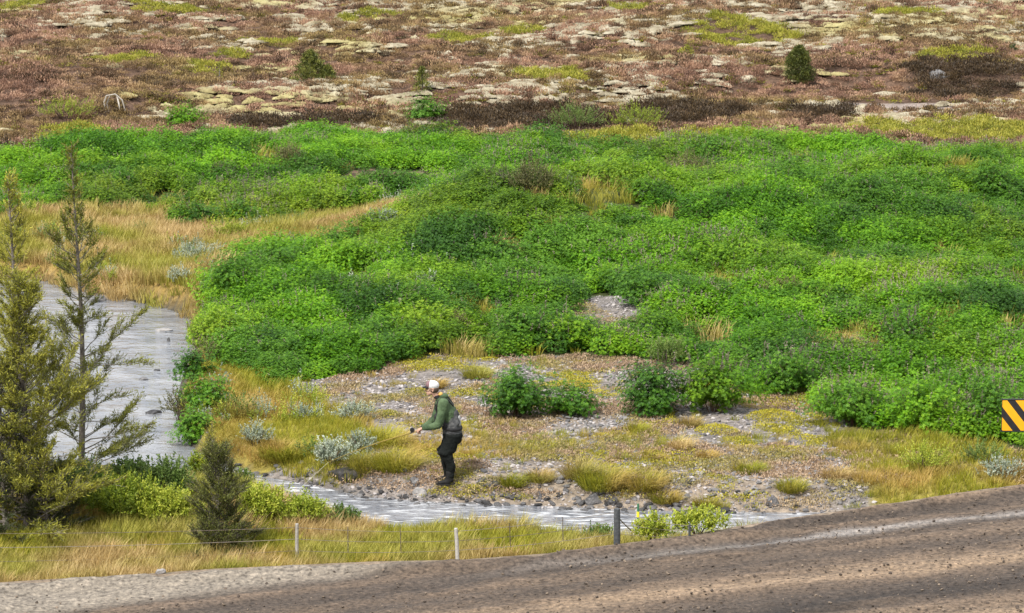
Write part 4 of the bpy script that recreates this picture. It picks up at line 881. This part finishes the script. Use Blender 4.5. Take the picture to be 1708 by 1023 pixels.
boulder(692, 806, 24, 12, 'dark grey rock left of the angler\'s boots', M_rock_wet, 809, .02)
boulder(988, 838, 34, 20, 'dark lumpy rock below the largest tussock', M_rock_wet, 810, .02)
boulder(1288, 842, 24, 14, 'dark round rock at the waterline near the road on the right', M_rock_wet, 811, .02)
boulder(1040, 700, 18, 6, 'white rounded stone at the foot of the biggest lupin clump', M_rock, 812, .02)
boulder(268, 957, 18, 8, 'small pale rock lying at the edge of the pale track', M_rock, 813, .02)
boulder(1570, 128, 40, 16, 'grey stone lump on the dark heath, upper right', M_rock, 814, 0)
boulder(1248, 138, 34, 16, 'pale lichen covered rock left of the egg shaped conifer', M_cush, 815, 0)

# ------------------------------------------------------------------ conifers
def conifer(px, by, top, rad, label, seed, mat, style='larch', nlimb=90, name='conifer_tree', lean=0.0, trunk_r=.05, low=.12, dens=1.0, sparse=None, needle=.032):
    b = P(px, by); k = PXM(b.y); H_ = (by - top) / k * 1.02; rng = np.random.default_rng(seed)
    o = empty(name, b, label, 'tree'); g = Geo(); pts = []; rr = []
    for i in range(12):
        t = i / 11; pts.append((math.sin(t * 5 + seed) * .03 * H_ * .3 + lean * t * H_, math.cos(t * 4 + seed) * .02 * H_ * .3, -.1 + t * (H_ + .1))); rr.append(trunk_r * (1 - t) ** .8 + .004)
    g.tube(pts, rr, 8, .5); link('trunk', g.mesh('trunk', [M_bark], True), o)
    pa = np.array(pts)
    lb = Geo(); tp, td, tv, tl = [], [], [], []
    for i in range(nlimb):
        t = low + (0.985 - low) * ((i + rng.uniform(0, 1)) / nlimb) ** 1.0
        base = np.array([np.interp(t, np.linspace(0, 1, 12), pa[:, j]) for j in range(3)])
        prof = rad(t) * rng.uniform(.35, 1.25); a = rng.uniform(0, 6.283) if style != 'flag' else rng.normal(0, 1.5)
        if prof < .03: continue
        el0 = rng.uniform(-.05, .30) + .5 * t; n = 6; q = base.copy(); dr = np.array([math.cos(a) * math.cos(el0), math.sin(a) * math.cos(el0), math.sin(el0)]); P_ = [q.copy()]
        for j in range(n):
            dr = unit(dr + np.array([0, 0, .05 + .12 * t]) + rng.normal(0, .13, 3)); q = q + dr * prof / n; P_.append(q.copy())
        lb.tube([tuple(v_) for v_ in P_], list(np.linspace(.008 + .004 * prof, .002, n + 1)), 4, .4, cap=False)
        P_ = np.array(P_); nt_ = max(5, int(prof * 34 * dens))
        for j in range(nt_):
            u_ = rng.uniform(.25, 1) ** .6 * n; j0 = min(int(u_), n - 1); s0 = P_[j0] + (P_[j0 + 1] - P_[j0]) * (u_ - j0); ax = unit(P_[j0 + 1] - P_[j0])
            sd = unit(np.cross(ax, [0, 0, 1])) * rng.choice([-1, 1]); tdv = unit(ax * .8 + sd * rng.uniform(.3, 1.0) + np.array([0, 0, rng.uniform(.0, .6)])); ln = rng.uniform(.10, .30) * (.7 + .4 * prof)
            if u_ > n * .9: tdv = unit(ax + rng.normal(0, .15, 3))
            tp.append(s0 + rng.normal(0, .01, 3)); td.append(tdv); tl.append(ln); tv.append(rng.uniform(0, .6) + .4 * (u_ / n))
    tp, td, tl, tv = np.array(tp), np.array(td), np.array(tl), np.array(tv)
    lf = Geo(); m = len(tp)
    lb.leaves(tp, td, unit(rng.normal(size=(m, 3))), tl, .008, .5)
    for j in range(9):
        u_ = (j + rng.uniform(0, 1, m)) / 9; pp = tp + td * (tl * u_)[:, None]
        lf.leaves(pp, unit(td * .9 + rng.normal(0, .6, (m, 3)) + np.array([0, 0, .15])), unit(rng.normal(size=(m, 3))), needle * 1.5 * rng.uniform(.7, 1.3, m), needle * .30, np.clip(tv * .8 + .25 * u_ + rng.normal(0, .07, m), 0, 1))
    link('limbs', lb.mesh('limbs', [M_bark]), o)
    c = link('crown', lf.mesh('crown', [mat]), o)
    return o
conifer(28, 842, 300, lambda t: .14 + .85 * (1 - t) * (0.4 + .6 * abs(math.sin(t * 9 + 1))) , 'tall thin sparse conifer at the left border, behind the broad one', 11, M_needle, nlimb=120, trunk_r=.055, dens=1.2, needle=.042)
conifer(137, 806, 250, lambda t: (.08 + 1.45 * max(0, 1 - t * 1.55) ** .5 + .50 * math.exp(-((t - .70) / .10) ** 2)) * (.75 + .25 * math.sin(t * 21)), 'tallest conifer, thin grey trunk bare in the middle, in front of the stream', 12, M_needle, nlimb=135, trunk_r=.055, low=.05, dens=1.15, needle=.044)
conifer(45, 890, 470, lambda t: .12 + 1.7 * (1 - t) ** .8 * (.75 + .25 * math.sin(t * 17)), 'broad yellow green conifer with a bright leader at the left border', 13, M_needle, nlimb=200, trunk_r=.085, low=.06, dens=1.35, needle=.045)
conifer(8, 895, 640, lambda t: .15 + .9 * (1 - t) ** .8, 'dark low conifer at the foot of the broad one, at the left border', 14, M_needle_d, nlimb=90, trunk_r=.05, low=.02, dens=1.3, name='conifer_tree')
conifer(80, 895, 790, lambda t: .2 + .5 * (1 - t) ** .7, 'dark shrubby young conifer right of the broad conifer foot', 15, M_needle_d, nlimb=70, trunk_r=.03, low=.02, dens=1.6)
conifer(366, 926, 752, lambda t: .06 + .60 * (1 - t) ** .6 * (.8 + .25 * math.sin(t * 15)), 'small dark bushy spruce standing in the dry grass by the fence', 16, M_needle_m, nlimb=170, trunk_r=.035, low=.02, dens=2.0, needle=.028)
conifer(352, 800, 722, lambda t: .05 + .22 * (1 - t), 'thin pale twiggy sapling behind the small spruce', 17, M_needle, nlimb=30, trunk_r=.012, low=.1)

# ------------------------------------------------------------------ fence
M_post = solid('weathered_post', [(0.24, 0.22, 0.20), (0.42, 0.40, 0.37)], 25, .9, .004, 60)
M_postd = solid('dark_creosoted_post', [(0.05, 0.055, 0.06), (0.13, 0.135, 0.14)], 25, .85, .004, 60)
M_wire = solid('rusty_wire', [(0.10, 0.075, 0.06), (0.22, 0.19, 0.16)], 25, .6, metal=.4)
M_sgreen = solid('green_paint', [(0.03, 0.12, 0.06), (0.05, 0.18, 0.09)], 10, .5)
M_syell = solid('yellow_reflector', [(0.75, 0.60, 0.03), (0.85, 0.70, 0.05)], 10, .4)
fb = P(495, 938)
fence = empty('wire_fence', fb, 'low wire fence with thin weathered posts along the road edge', 'fence')
def fpost(px, by, top, r, mat, lean=(0, 0), label=None, nm='post'):
    b = P(px, by); k = PXM(b.y); h = (by - top) / k * 1.0; g = Geo()
    q = b - fb; tp = q + Vector((lean[0], lean[1], h))
    g.tube([tuple(q - Vector((0, 0, .3))), tuple(q + (tp - q) * .5), tuple(tp - (tp - q) * .01), tuple(tp)], [r * 1.05, r, r * .95, r * .7], 10, .5)
    o = link(nm, g.mesh(nm, [mat], False), fence)
    if label: o['label'] = label
    return q, tp
po = [fpost(-70, 962, 880, .03, M_post), fpost(495, 938, 872, .027, M_post, (.01, 0), 'thin pale weathered post'), fpost(764, 934, 880, .028, M_post, (-.03, 0), 'thin grey post leaning left')]
po.append(fpost(1029, 908, 847, .048, M_postd, (0, 0), 'thick dark post with a diagonal brace'))
po.append(fpost(1150, 902, 874, .018, M_postd))
def wire(p, q, r=.004, sag=.02, nm='wire', mat=None):
    g = Geo(); pts = [tuple(p.lerp(q, i / 10) - Vector((0, 0, sag * 4 * (i / 10) * (1 - i / 10)))) for i in range(11)]
    g.tube(pts, r, 4, .5); return link(nm, g.mesh(nm, [mat or M_wire]), fence)
for i in range(len(po) - 1):
    for f in (.9, .6, .3): wire(po[i][0].lerp(po[i][1], f), po[i + 1][0].lerp(po[i + 1][1], f), sag=.03)
for i in (1, 2):                                             # light droppers between posts
    for f in (.33, .66):
        a_ = po[i][0].lerp(po[i + 1][0], f); t_ = po[i][1].lerp(po[i + 1][1], f); wire(a_.lerp(t_, .25), a_.lerp(t_, .95), .006, 0, 'dropper')
a_ = po[3][0].lerp(po[3][1], .78); e_ = P(1068, 897) - fb; wire(a_, e_, .012, .02, 'brace')
mk = P(1064, 893)
st = empty('marker_stake', mk, 'slim green stake with a yellow band right of the dark fence post', 'marker')
k = PXM(mk.y); g = Geo(); g.tube([(0, 0, -.2), (0, 0, .52)], [.017, .017], 8); link('stake', g.mesh('stake', [M_sgreen]), st)
g = Geo(); g.tube([(0, 0, .30), (0, 0, .39)], [.024, .024], 8); link('reflector_band', g.mesh('reflector_band', [M_syell]), st)

# ------------------------------------------------------------------ striped sign
M_sblack = solid('sign_black', [(0.012, 0.012, 0.016), (0.025, 0.025, 0.03)], 8, .45)
M_sorange = solid('sign_orange', [(0.80, 0.36, 0.012), (0.88, 0.42, 0.02)], 6, .45)
M_galv = solid('galvanised_steel', [(0.3, 0.31, 0.32), (0.45, 0.46, 0.47)], 20, .5, metal=.7)
sb = P(1731, 798); k = PXM(sb.y); bw = 126 / k; bh = 52 / k; z0 = 0
rayz = []
sx0, sy0 = W(1668, 719, 0)
# height of the board's lower edge seen at its distance
def z_at(py, y): 
    lo, hi = -2, 6
    for _ in range(40):
        mid = (lo + hi) / 2
        if W(900, py, mid)[1] < y: hi = mid
        else: lo = mid
    return (lo + hi) / 2
zb, zt = z_at(719, sb.y) - sb.z, z_at(667, sb.y) - sb.z
sign = empty('hazard_board', sb, 'black board with orange diagonal stripes standing beside the road at the right border', 'road sign')
g = Geo(); cz = (zb + zt) / 2; hh = (zt - zb) / 2; hw = bw / 2
g.box((0, 0, cz), (hw, .012, hh)); link('board', g.mesh('board', [M_sblack]), sign)
for e in ((0, cz + hh + .006, hw + .012, .006), (0, cz - hh - .006, hw + .012, .006)):
    g = Geo(); g.box((e[0], 0, e[1]), (e[2], .02, e[3])); link('rim', g.mesh('rim', [M_sblack]), sign)
def clip(poly, ax, lim, sgn):
    out = []
    for i in range(len(poly)):
        p, q = poly[i], poly[(i + 1) % len(poly)]; dp, dq = (p[ax] - lim) * sgn, (q[ax] - lim) * sgn
        if dp >= 0: out.append(p)
        if dp * dq < 0: t = dp / (dp - dq); out.append((p[0] + (q[0] - p[0]) * t, p[1] + (q[1] - p[1]) * t))
    return out
m_ = hh * .03; sl = 1.28; per = 30 / k; wd_ = 16.5 / k             # stripes fall to the right
for i in range(-3, 8):
    xt = -hw + i * per - 0.085; dx = 2 * hh / sl
    poly = [(xt, cz + hh), (xt + wd_, cz + hh), (xt + wd_ + dx, cz - hh), (xt + dx, cz - hh)]
    for ax, lim, sg in ((0, -hw + m_, 1), (0, hw - m_, -1), (1, cz - hh + m_, 1), (1, cz + hh - m_, -1)):
        poly = clip(poly, ax, lim, sg)
        if len(poly) < 3: break
    if len(poly) < 3: continue
    V = [(p[0], -.0145, p[1]) for p in poly] + [(p[0], -.012, p[1]) for p in poly]; n = len(poly)
    F_ = [list(range(n))[::-1]] + [[a, (a + 1) % n, (a + 1) % n + n, a + n] for a in range(n)]
    me = bpy.data.meshes.new('stripe'); me.from_pydata(V, [], F_); me.materials.append(M_sorange); link('stripe', me, sign)
for x_ in (.0,):
    g = Geo(); g.tube([(x_ + .05, .035, -.4), (x_ + .05, .035, cz + hh * .8)], [.022, .022], 10); link('post', g.mesh('post', [M_galv]), sign)
# ------------------------------------------------------------------ the angler
def skin_mat(): return solid('skin', [(0.42, 0.24, 0.17), (0.58, 0.36, 0.27)], 12, .55)
M_skin = skin_mat()
M_hair = solid('short_brown_hair', [(0.05, 0.03, 0.02), (0.10, 0.065, 0.04)], 60, .7)
M_jacket = solid('green_jacket', [(0.030, 0.052, 0.026), (0.072, 0.112, 0.055), (0.125, 0.18, 0.095)], 7, .75, .02, 22, spec=.2)
M_bib = solid('grey_wader_top', [(0.035, 0.036, 0.038), (0.075, 0.077, 0.08), (0.15, 0.15, 0.15)], 7, .8, .02, 18, spec=.2)
M_pant = solid('charcoal_wader_legs', [(0.004, 0.005, 0.005), (0.010, 0.012, 0.011)], 6, .8, .015, 14, spec=.12)
M_boot = solid('black_boot', [(0.010, 0.010, 0.011), (0.02, 0.02, 0.02)], 10, .7, .004, 30, spec=.15)
M_black = solid('black_webbing', [(0.008, 0.008, 0.009), (0.02, 0.02, 0.022)], 20, .8)
M_white = solid('white_mesh_cap', [(0.55, 0.55, 0.57), (0.75, 0.75, 0.76)], 30, .8)
M_maroon = solid('dark_cap_panel', [(0.10, 0.05, 0.06), (0.20, 0.12, 0.13)], 14, .8)
M_lens = solid('sunglass_lens', [(0.01, 0.01, 0.012), (0.02, 0.02, 0.024)], 5, .15)
M_collar = solid('orange_collar', [(0.5, 0.28, 0.06), (0.62, 0.36, 0.1)], 14, .8)
def balls(segs, seg=14):
    """closed balls strung along chains: [(p, r), (p, r)...]; r may be (rx, ry, rz); returns Geo to be fused by a voxel remesh"""
    g = Geo(); u = np.linspace(0, 2 * math.pi, seg, endpoint=False); w = np.linspace(0, math.pi, 9)[1:-1]
    S_ = [(0, 0, 1)] + [(math.sin(b) * math.cos(a), math.sin(b) * math.sin(a), math.cos(b)) for b in w for a in u] + [(0, 0, -1)]; S_ = np.array(S_)
    F4 = [[1 + i * seg + k, 1 + (i + 1) * seg + k, 1 + (i + 1) * seg + (k + 1) % seg, 1 + i * seg + (k + 1) % seg] for i in range(6) for k in range(seg)]
    F3 = [[0, 1 + k, 1 + (k + 1) % seg] for k in range(seg)] + [[1 + 7 * seg, 1 + 6 * seg + (k + 1) % seg, 1 + 6 * seg + k] for k in range(seg)]
    def one(p, r):
        V = S_ * np.array(r) + np.array(p); g.F4.append(np.array(F4) + g.n); g.m4.append(np.zeros(len(F4), int)); g.F3.append(np.array(F3) + g.n); g.m3.append(np.zeros(len(F3), int))
        g.V.append(V); g.v.append(np.full(len(V), .5)); g.n += len(V)
    for ch in segs:
        R_ = [np.array(r if hasattr(r, '__len__') else (r, r, r), float) for _, r in ch]; Q = [np.array(p, float) for p, _ in ch]
        if len(ch) == 1: one(Q[0], R_[0])
        for i in range(len(ch) - 1):
            d = np.linalg.norm(Q[i + 1] - Q[i]); st_ = max(2, int(math.ceil(d / (min(R_[i].min(), R_[i + 1].min()) * .35))))
            for j in range(st_ + 1): t = j / st_; one(Q[i] * (1 - t) + Q[i + 1] * t, R_[i] * (1 - t) + R_[i + 1] * t)
    return g
def fused(name, segs, mat, parent, vox=.008, smooth=4, noise=0):
    o = link(name, balls(segs).mesh(name, [mat], True), parent)
    m = o.modifiers.new('remesh', 'REMESH'); m.mode = 'VOXEL'; m.voxel_size = vox; m.use_smooth_shade = True
    m = o.modifiers.new('smooth', 'SMOOTH'); m.iterations = smooth; m.factor = .5
    if noise:
        tx = bpy.data.textures.new(name, 'CLOUDS'); tx.noise_scale = .09
        m = o.modifiers.new('folds', 'DISPLACE'); m.texture = tx; m.strength = noise; m.mid_level = .5
    return o
pb = P(745, 806)
man = empty('person', pb, 'angler in white cap, green jacket and dark chest waders standing bent over a fishing rod', 'person')
# local frame: -x is the way he faces (image left), -y towards the camera, z up
HD = Vector((-.235, -.02, 1.60)); 
sh_n, sh_f = (-.045, -.17, 1.385), (-.085, .17, 1.385)
el_n, el_f = (-.135, -.235, 1.035), (-.20, .20, 1.04)
wr_n, wr_f = (-.375, -.11, .955), (-.40, .06, .925)
hip_n, hip_f = (.10, -.09, .86), (.10, .09, .86)
kn_n, kn_f = (.025, -.115, .475), (-.06, .10, .485)
an_n, an_f = (.06, -.12, .10), (.015, .10, .10)
torso = [((.10, 0, .88), (.13, .165, .11)), ((.07, 0, 1.05), (.115, .15, .1)), ((.015, 0, 1.22), (.125, .165, .1)), ((-.05, 0, 1.35), (.105, .165, .075))]
def fingers(w, d, side, curl, s=1.0):
    """palm and five bent fingers from the wrist w, palm pointing along d, fingers wrapped round the handle"""
    w = Vector(w); d = Vector(d).normalized(); up = Vector((0, 0, 1)); sx_ = d.cross(up).normalized() * side; nn = sx_.cross(d).normalized()
    if nn.z > 0: nn = -nn                                   # fingers curl downwards
    out = [[(tuple(w), .026), (tuple(w + d * .045), (.030, .030, .022)), (tuple(w + d * .085), (.030, .034, .020))]]
    for i, (o_, ln) in enumerate(((-.030, .070), (-.010, .080), (.010, .076), (.029, .060))):
        b_ = w + d * .09 + sx_ * o_; c1 = b_ + d * ln * .35 + nn * ln * .15; c2 = c1 + d * ln * .02 + nn * ln * .38; c3 = c2 - d * ln * .28 + nn * ln * .10
        out.append([(tuple(w + d * .06 + sx_ * o_ * .8), .0105), (tuple(b_), .0100), (tuple(c1), .0092), (tuple(c2), .0085), (tuple(c3), .0075)])
    t0 = w + d * .03 - sx_ * .028; t1 = t0 + d * .035 - sx_ * .014 + nn * .012; t2 = t1 + d * .030 + nn * .016 + sx_ * .008
    out.append([(tuple(t0), .0125), (tuple(t1), .0110), (tuple(t2), .0090)])
    return out
hand_n = (-.425, -.085, .935); hand_f = (-.43, .02, .905)
body = [torso, [((-.05, 0, 1.36), (.09, .13, .06)), ((-.12, 0, 1.43), (.06, .065, .05)), ((-.185, -.01, 1.50), (.052, .056, .05)), (tuple(HD + Vector((.02, 0, -.03))), (.06, .062, .05))],
        # skull, jaw, chin, brow
        [(tuple(HD + Vector((.015, 0, .025))), (.098, .077, .098))], [(tuple(HD + Vector((-.03, 0, -.055))), (.062, .055, .055)), (tuple(HD + Vector((-.062, 0, -.095))), (.026, .028, .02))],
        [(tuple(HD + Vector((-.075, 0, .02))), (.02, .05, .03))],
        # nose, lips, cheekbones, ears
        [(tuple(HD + Vector((-.088, 0, .005))), .010), (tuple(HD + Vector((-.112, 0, -.032))), .013)], [(tuple(HD + Vector((-.092, 0, -.062))), (.010, .022, .011))],
        [(tuple(HD + Vector((-.06, -.045, -.02))), (.02, .016, .02))], [(tuple(HD + Vector((-.06, .045, -.02))), (.02, .016, .02))],
        [(tuple(HD + Vector((.012, -.079, -.012))), (.018, .009, .031))], [(tuple(HD + Vector((.012, .079, -.012))), (.018, .009, .031))],
        [(sh_n, .062), (el_n, .044), (wr_n, .029)], [(sh_f, .062), (el_f, .044), (wr_f, .029)],
        [(hip_n, (.105, .095, .1)), ((-.02+.03, -.115, .50), .055), ((.068, -.12, .33), .048), ((.06, -.12, .14), .04)], [(hip_f, (.105, .095, .1)), ((-.04, .10, .50), .055), ((0, .10, .33), .048), ((.01, .10, .14), .04)],
        [((.06, -.12, .13), .036), ((.055, -.12, .05), .03), ((-.07, -.123, .036), .024)], [((.01, .10, .13), .036), ((.01, .10, .05), .03), ((-.11, .10, .036), .024)]]
body += fingers(wr_n, Vector(hand_n) - Vector(wr_n), 1, 1) + fingers(wr_f, Vector(hand_f) - Vector(wr_f), -1, 1)
fused('body', body, M_skin, man, .0065, 2)
jacket = [[(tuple(p), tuple(np.array(r) * 1.13 + .012)) for p, r in torso[1:]], [(sh_n, .092), ((-.075, -.215, 1.21), .078), (el_n, .070), ((-.26, -.17, .985), .058), ((-.36, -.118, .960), .046)],
          [(sh_f, .092), ((-.14, .195, 1.21), .076), (el_f, .068), ((-.30, .13, .975), .058), ((-.385, .072, .935), .045)],
          [((-.045, -.12, 1.40), (.085, .075, .05)), ((-.045, .12, 1.40), (.085, .075, .05))], [((-.10, 0, 1.43), (.085, .095, .045))],
          [((-.055, -.055, 1.475), (.06, .05, .04)), ((-.03, 0, 1.475), (.065, .08, .045)), ((-.055, .055, 1.475), (.06, .05, .04))]]    # hood lying on the nape
fused('jacket', jacket, M_jacket, man, .009, 3, .018)
bib = [[((.10, 0, .86), (.165, .20, .10)), ((.09, 0, 1.0), (.155, .188, .10)), ((.055, 0, 1.12), (.155, .185, .08)), ((.035, 0, 1.19), (.15, .18, .06))],
       [((.16, -.05, 1.05), (.07, .12, .12)), ((.135, -.03, 1.17), (.07, .12, .09))]]
fused('wader_top', bib, M_bib, man, .010, 3, .03)
legs = [[((.105, -.02, .83), (.175, .20, .08)), ((.09, -.05, .74), (.165, .16, .10))],
        [(tuple(Vector(hip_n) - Vector((0, 0, .05))), (.145, .12, .12)), ((.035, -.105, .60), (.135, .115, .09)), ((-.025, -.115, .535), (.125, .11, .05))],
        [(tuple(Vector(hip_f) - Vector((0, 0, .05))), (.145, .12, .12)), ((.02, .095, .60), (.13, .11, .09)), ((-.055, .10, .545), (.105, .10, .05))],
        [((.02, -.115, .50), .088), ((.07, -.12, .33), (.082, .08, .08)), ((.065, -.12, .15), .064)], [((-.05, .10, .50), .084), ((.0, .10, .32), (.08, .078, .08)), ((.01, .10, .15), .062)]]
fused('wader_legs', legs, M_pant, man, .009, 3, .03)
for y_, x_ in ((-.12, .055), (.10, .01)):
    bt = [[((x_, y_, .20), .066), ((x_ + .005, y_, .09), (.064, .06, .06)), ((x_ - .03, y_ - .002, .05), (.07, .052, .045)), ((x_ - .155, y_ - .004, .035), (.055, .048, .032))]]
    bo = fused('boot', bt, M_boot, man, .008, 2)
    g = Geo(); n = 20
    ou = [(x_ - .07 + math.cos(a) * .155, y_ + math.sin(a) * .056) for a in np.linspace(0, 2 * math.pi, n, endpoint=False)]
    V = [(a, b, -.004) for a, b in ou] + [(a, b, .024) for a, b in ou]; g.add(V, [[i, (i + 1) % n, (i + 1) % n + n, i + n] for i in range(n)]); g.add([(a, b, .024) for a, b in ou] + [(x_ - .07, y_, .024)], [[i, (i + 1) % n, n] for i in range(n)])
    link('sole', g.mesh('sole', [M_black]), bo)
# belt, straps, chest pack, collar
def ring(name, c, rx, ry, r, mat, parent=man, rz=None, n=28, tilt=0.0):
    g = Geo(); R0 = []; 
    for i in range(n + 1):
        a = 2 * math.pi * i / n; R0.append((c[0] + math.cos(a) * rx, c[1] + math.sin(a) * ry, c[2] + math.cos(a) * tilt))
    for dz in (0,): g.tube(R0, r, 6, .5, cap=False)
    V = np.concatenate(g.V); V[:, 2] = c[2] + (V[:, 2] - c[2]) * (rz or 1); g.V = [V]; return link(name, g.mesh(name, [mat], True), parent)
ring('belt', (.095, 0, .945), .162, .197, .013, M_black, rz=2.2, tilt=-.004)
def strap(pts, name='strap', r=.016, mat=None):
    g = Geo(); g.tube(pts, r, 6, .5); return link(name, g.mesh(name, [mat or M_black], True), man)
for sy in (-1, 1):
    strap([(.125, sy * .02, 1.22), (.105, sy * .07, 1.33), (.03, sy * .115, 1.43), (-.05, sy * .12, 1.46), (-.13, sy * .115, 1.41), (-.175, sy * .11, 1.28), (-.125, sy * .115, 1.16)], r=.017)
strap([(.185, -.06, 1.00), (.205, -.055, 1.12), (.165, -.05, 1.22), (.12, -.04, 1.28)], 'back_strap', .014)
strap([(-.02, -.185, .97), (-.03, -.187, 1.08), (-.045, -.183, 1.17)], 'side_seam', .013)
fused('chest_pack', [[((-.16, -.02, 1.13), (.045, .09, .06)), ((-.15, -.02, 1.02), (.045, .09, .05))]], M_black, man, .009, 2)
fused('wader_pouch', [[((.215, -.05, 1.02), (.03, .075, .05)), ((.205, -.05, 1.12), (.03, .075, .05))]], solid('pale_grey_pouch', [(0.28, .28, .28), (.42, .42, .42)], 8, .7), man, .009, 2)
fused('neck_gaiter', [[((-.145, 0, 1.455), (.072, .074, .03)), ((-.165, 0, 1.485), (.066, .07, .03))]], M_black, man, .008, 2)
fused('collar', [[((-.10, 0, 1.51), (.045, .066, .035))]], M_collar, man, .008, 2)
for sy in (-1, 1): fused('cuff', [[((-.365 if sy < 0 else -.392, -.115 if sy < 0 else .066, .958 if sy < 0 else .93), .041)]], M_black, man, .008, 1)
# hair at the back of the head, cap, sunglasses
fused('hair', [[(tuple(HD + Vector((.03, 0, -.005))), (.088, .079, .075))]], M_hair, man, .008, 2)
cap = fused('cap', [[(tuple(HD + Vector((.012, 0, .062))), (.110, .088, .082))]], M_white, man, .007, 1)
fused('cap_front_panel', [[(tuple(HD + Vector((-.045, 0, .068))), (.062, .074, .068))]], M_maroon, cap, .007, 1)
g = Geo(); n = 14; V = []; 
for dz in (0, .007):
    for i in range(n + 1):
        a = -math.pi / 2 + math.pi * i / n; V.append(tuple(HD + Vector((-.072, math.sin(a) * .078, .040 + dz - .012 * (1 - abs(math.sin(a))) * 0))))
    for i in range(n + 1):
        a = -math.pi / 2 + math.pi * i / n; V.append(tuple(HD + Vector((-.072 - math.cos(a) * .092, math.sin(a) * .078, .040 + dz - .016 * math.sin(a) ** 2 - .012 * math.cos(a)))))
m1 = n + 1; F_ = []
for L_ in (0, 2 * m1): F_ += [[L_ + i, L_ + i + 1, L_ + m1 + i + 1, L_ + m1 + i] for i in range(n)]
F_ += [[m1 + i, m1 + i + 1, 3 * m1 + i + 1, 3 * m1 + i] for i in range(n)]
g.add(V, F_); link('brim', g.mesh('brim', [M_black], True), cap)
sg = fused('sunglasses', [[(tuple(HD + Vector((-.088, -.034, .012))), (.012, .028, .018))], [(tuple(HD + Vector((-.088, .034, .012))), (.012, .028, .018))], [(tuple(HD + Vector((-.096, -.012, .014))), .007), (tuple(HD + Vector((-.096, .012, .014))), .007)]], M_lens, man, .005, 1)
for sy in (-1, 1): strap([tuple(HD + Vector((-.085, sy * .062, .016))), tuple(HD + Vector((-.03, sy * .083, .012))), tuple(HD + Vector((.02, sy * .084, .008)))], 'temple_arm', .0045, M_lens)

# ------------------------------------------------------------------ fishing rod (held, a thing of its own)
M_cork = solid('cork', [(0.35, 0.22, 0.12), (0.5, 0.34, 0.2)], 60, .8)
M_blank = solid('olive_rod_blank', [(0.17, 0.125, 0.02), (0.26, 0.19, 0.03)], 10, .4)
M_reel = solid('dark_reel', [(0.02, 0.02, 0.022), (0.05, 0.05, 0.055)], 10, .35, metal=.5)
M_line = solid('pale_line', [(0.55, 0.55, 0.45), (0.65, 0.65, 0.5)], 10, .5)
grip = pb + Vector((-.475, -.055, .905))
tx_, ty_ = W(548, 771, .20); tip = Vector((float(tx_), float(ty_), .20)); dr = (tip - grip).normalized()
rod = empty('fishing_rod', grip, 'thin yellow olive fishing rod held low towards the water by the angler', 'fishing rod')
def tb(name, a, b_, r0, r1, mat, n=8, par=rod):
    g = Geo(); g.tube([tuple(a), tuple(a.lerp(b_, .5)), tuple(b_)], [r0, (r0 + r1) / 2, r1], n, .5); return link(name, g.mesh(name, [mat], True), par)
Lr = (tip - grip).length
tb('handle', -dr * .20, dr * .10, .014, .013, M_cork); tb('reel_seat', dr * .10, dr * .16, .012, .010, M_reel)
g = Geo(); pts = []; rr = []
for i in range(15):
    t = i / 14; pts.append(tuple(dr * (.14 + (Lr - .14) * t) + Vector((0, 0, .05 * math.sin(t * math.pi) * .6 - 0)))); rr.append(.0090 * (1 - t) + .0035)
g.tube(pts, rr, 6, .5); link('rod_blank', g.mesh('rod_blank', [M_blank], True), rod)
for i in (3, 6, 9, 12, 14):
    p_ = Vector(pts[i]); g = Geo(); n = 8; rr_ = .012 - .0006 * i
    g.tube([tuple(p_ + Vector((math.cos(a) * rr_ * .4, math.sin(a) * rr_ * .4, -rr_ + math.sin(a) * rr_))) for a in np.linspace(0, 6.283, n + 1)], .0016, 4, .5); link('guide', g.mesh('guide', [M_reel]), rod)
rc_ = dr * .10 + Vector((0, 0, .045)); rl = link('reel', (lambda q: (q.tube([tuple(rc_ + Vector((0, -.028, 0))), tuple(rc_ + Vector((0, -.012, 0))), tuple(rc_ + Vector((0, .012, 0))), tuple(rc_ + Vector((0, .028, 0)))], [.036, .040, .040, .036], 16, .5), q.mesh('reel', [M_reel], True))[1])(Geo()), rod)
tb('reel_foot', dr * .10 + Vector((0, 0, .01)), dr * .10 + Vector((0, 0, .03)), .008, .010, M_reel, 6)
tb('crank', rc_ + Vector((.0, -.03, .0)), rc_ + Vector((-.03, -.045, -.02)), .005, .006, M_reel, 6, rl)
lx, ly = W(470, 842, WZ); tb('line', tip - grip, Vector((float(lx), float(ly), WZ)) - grip, .0016, .0016, M_line, 4)
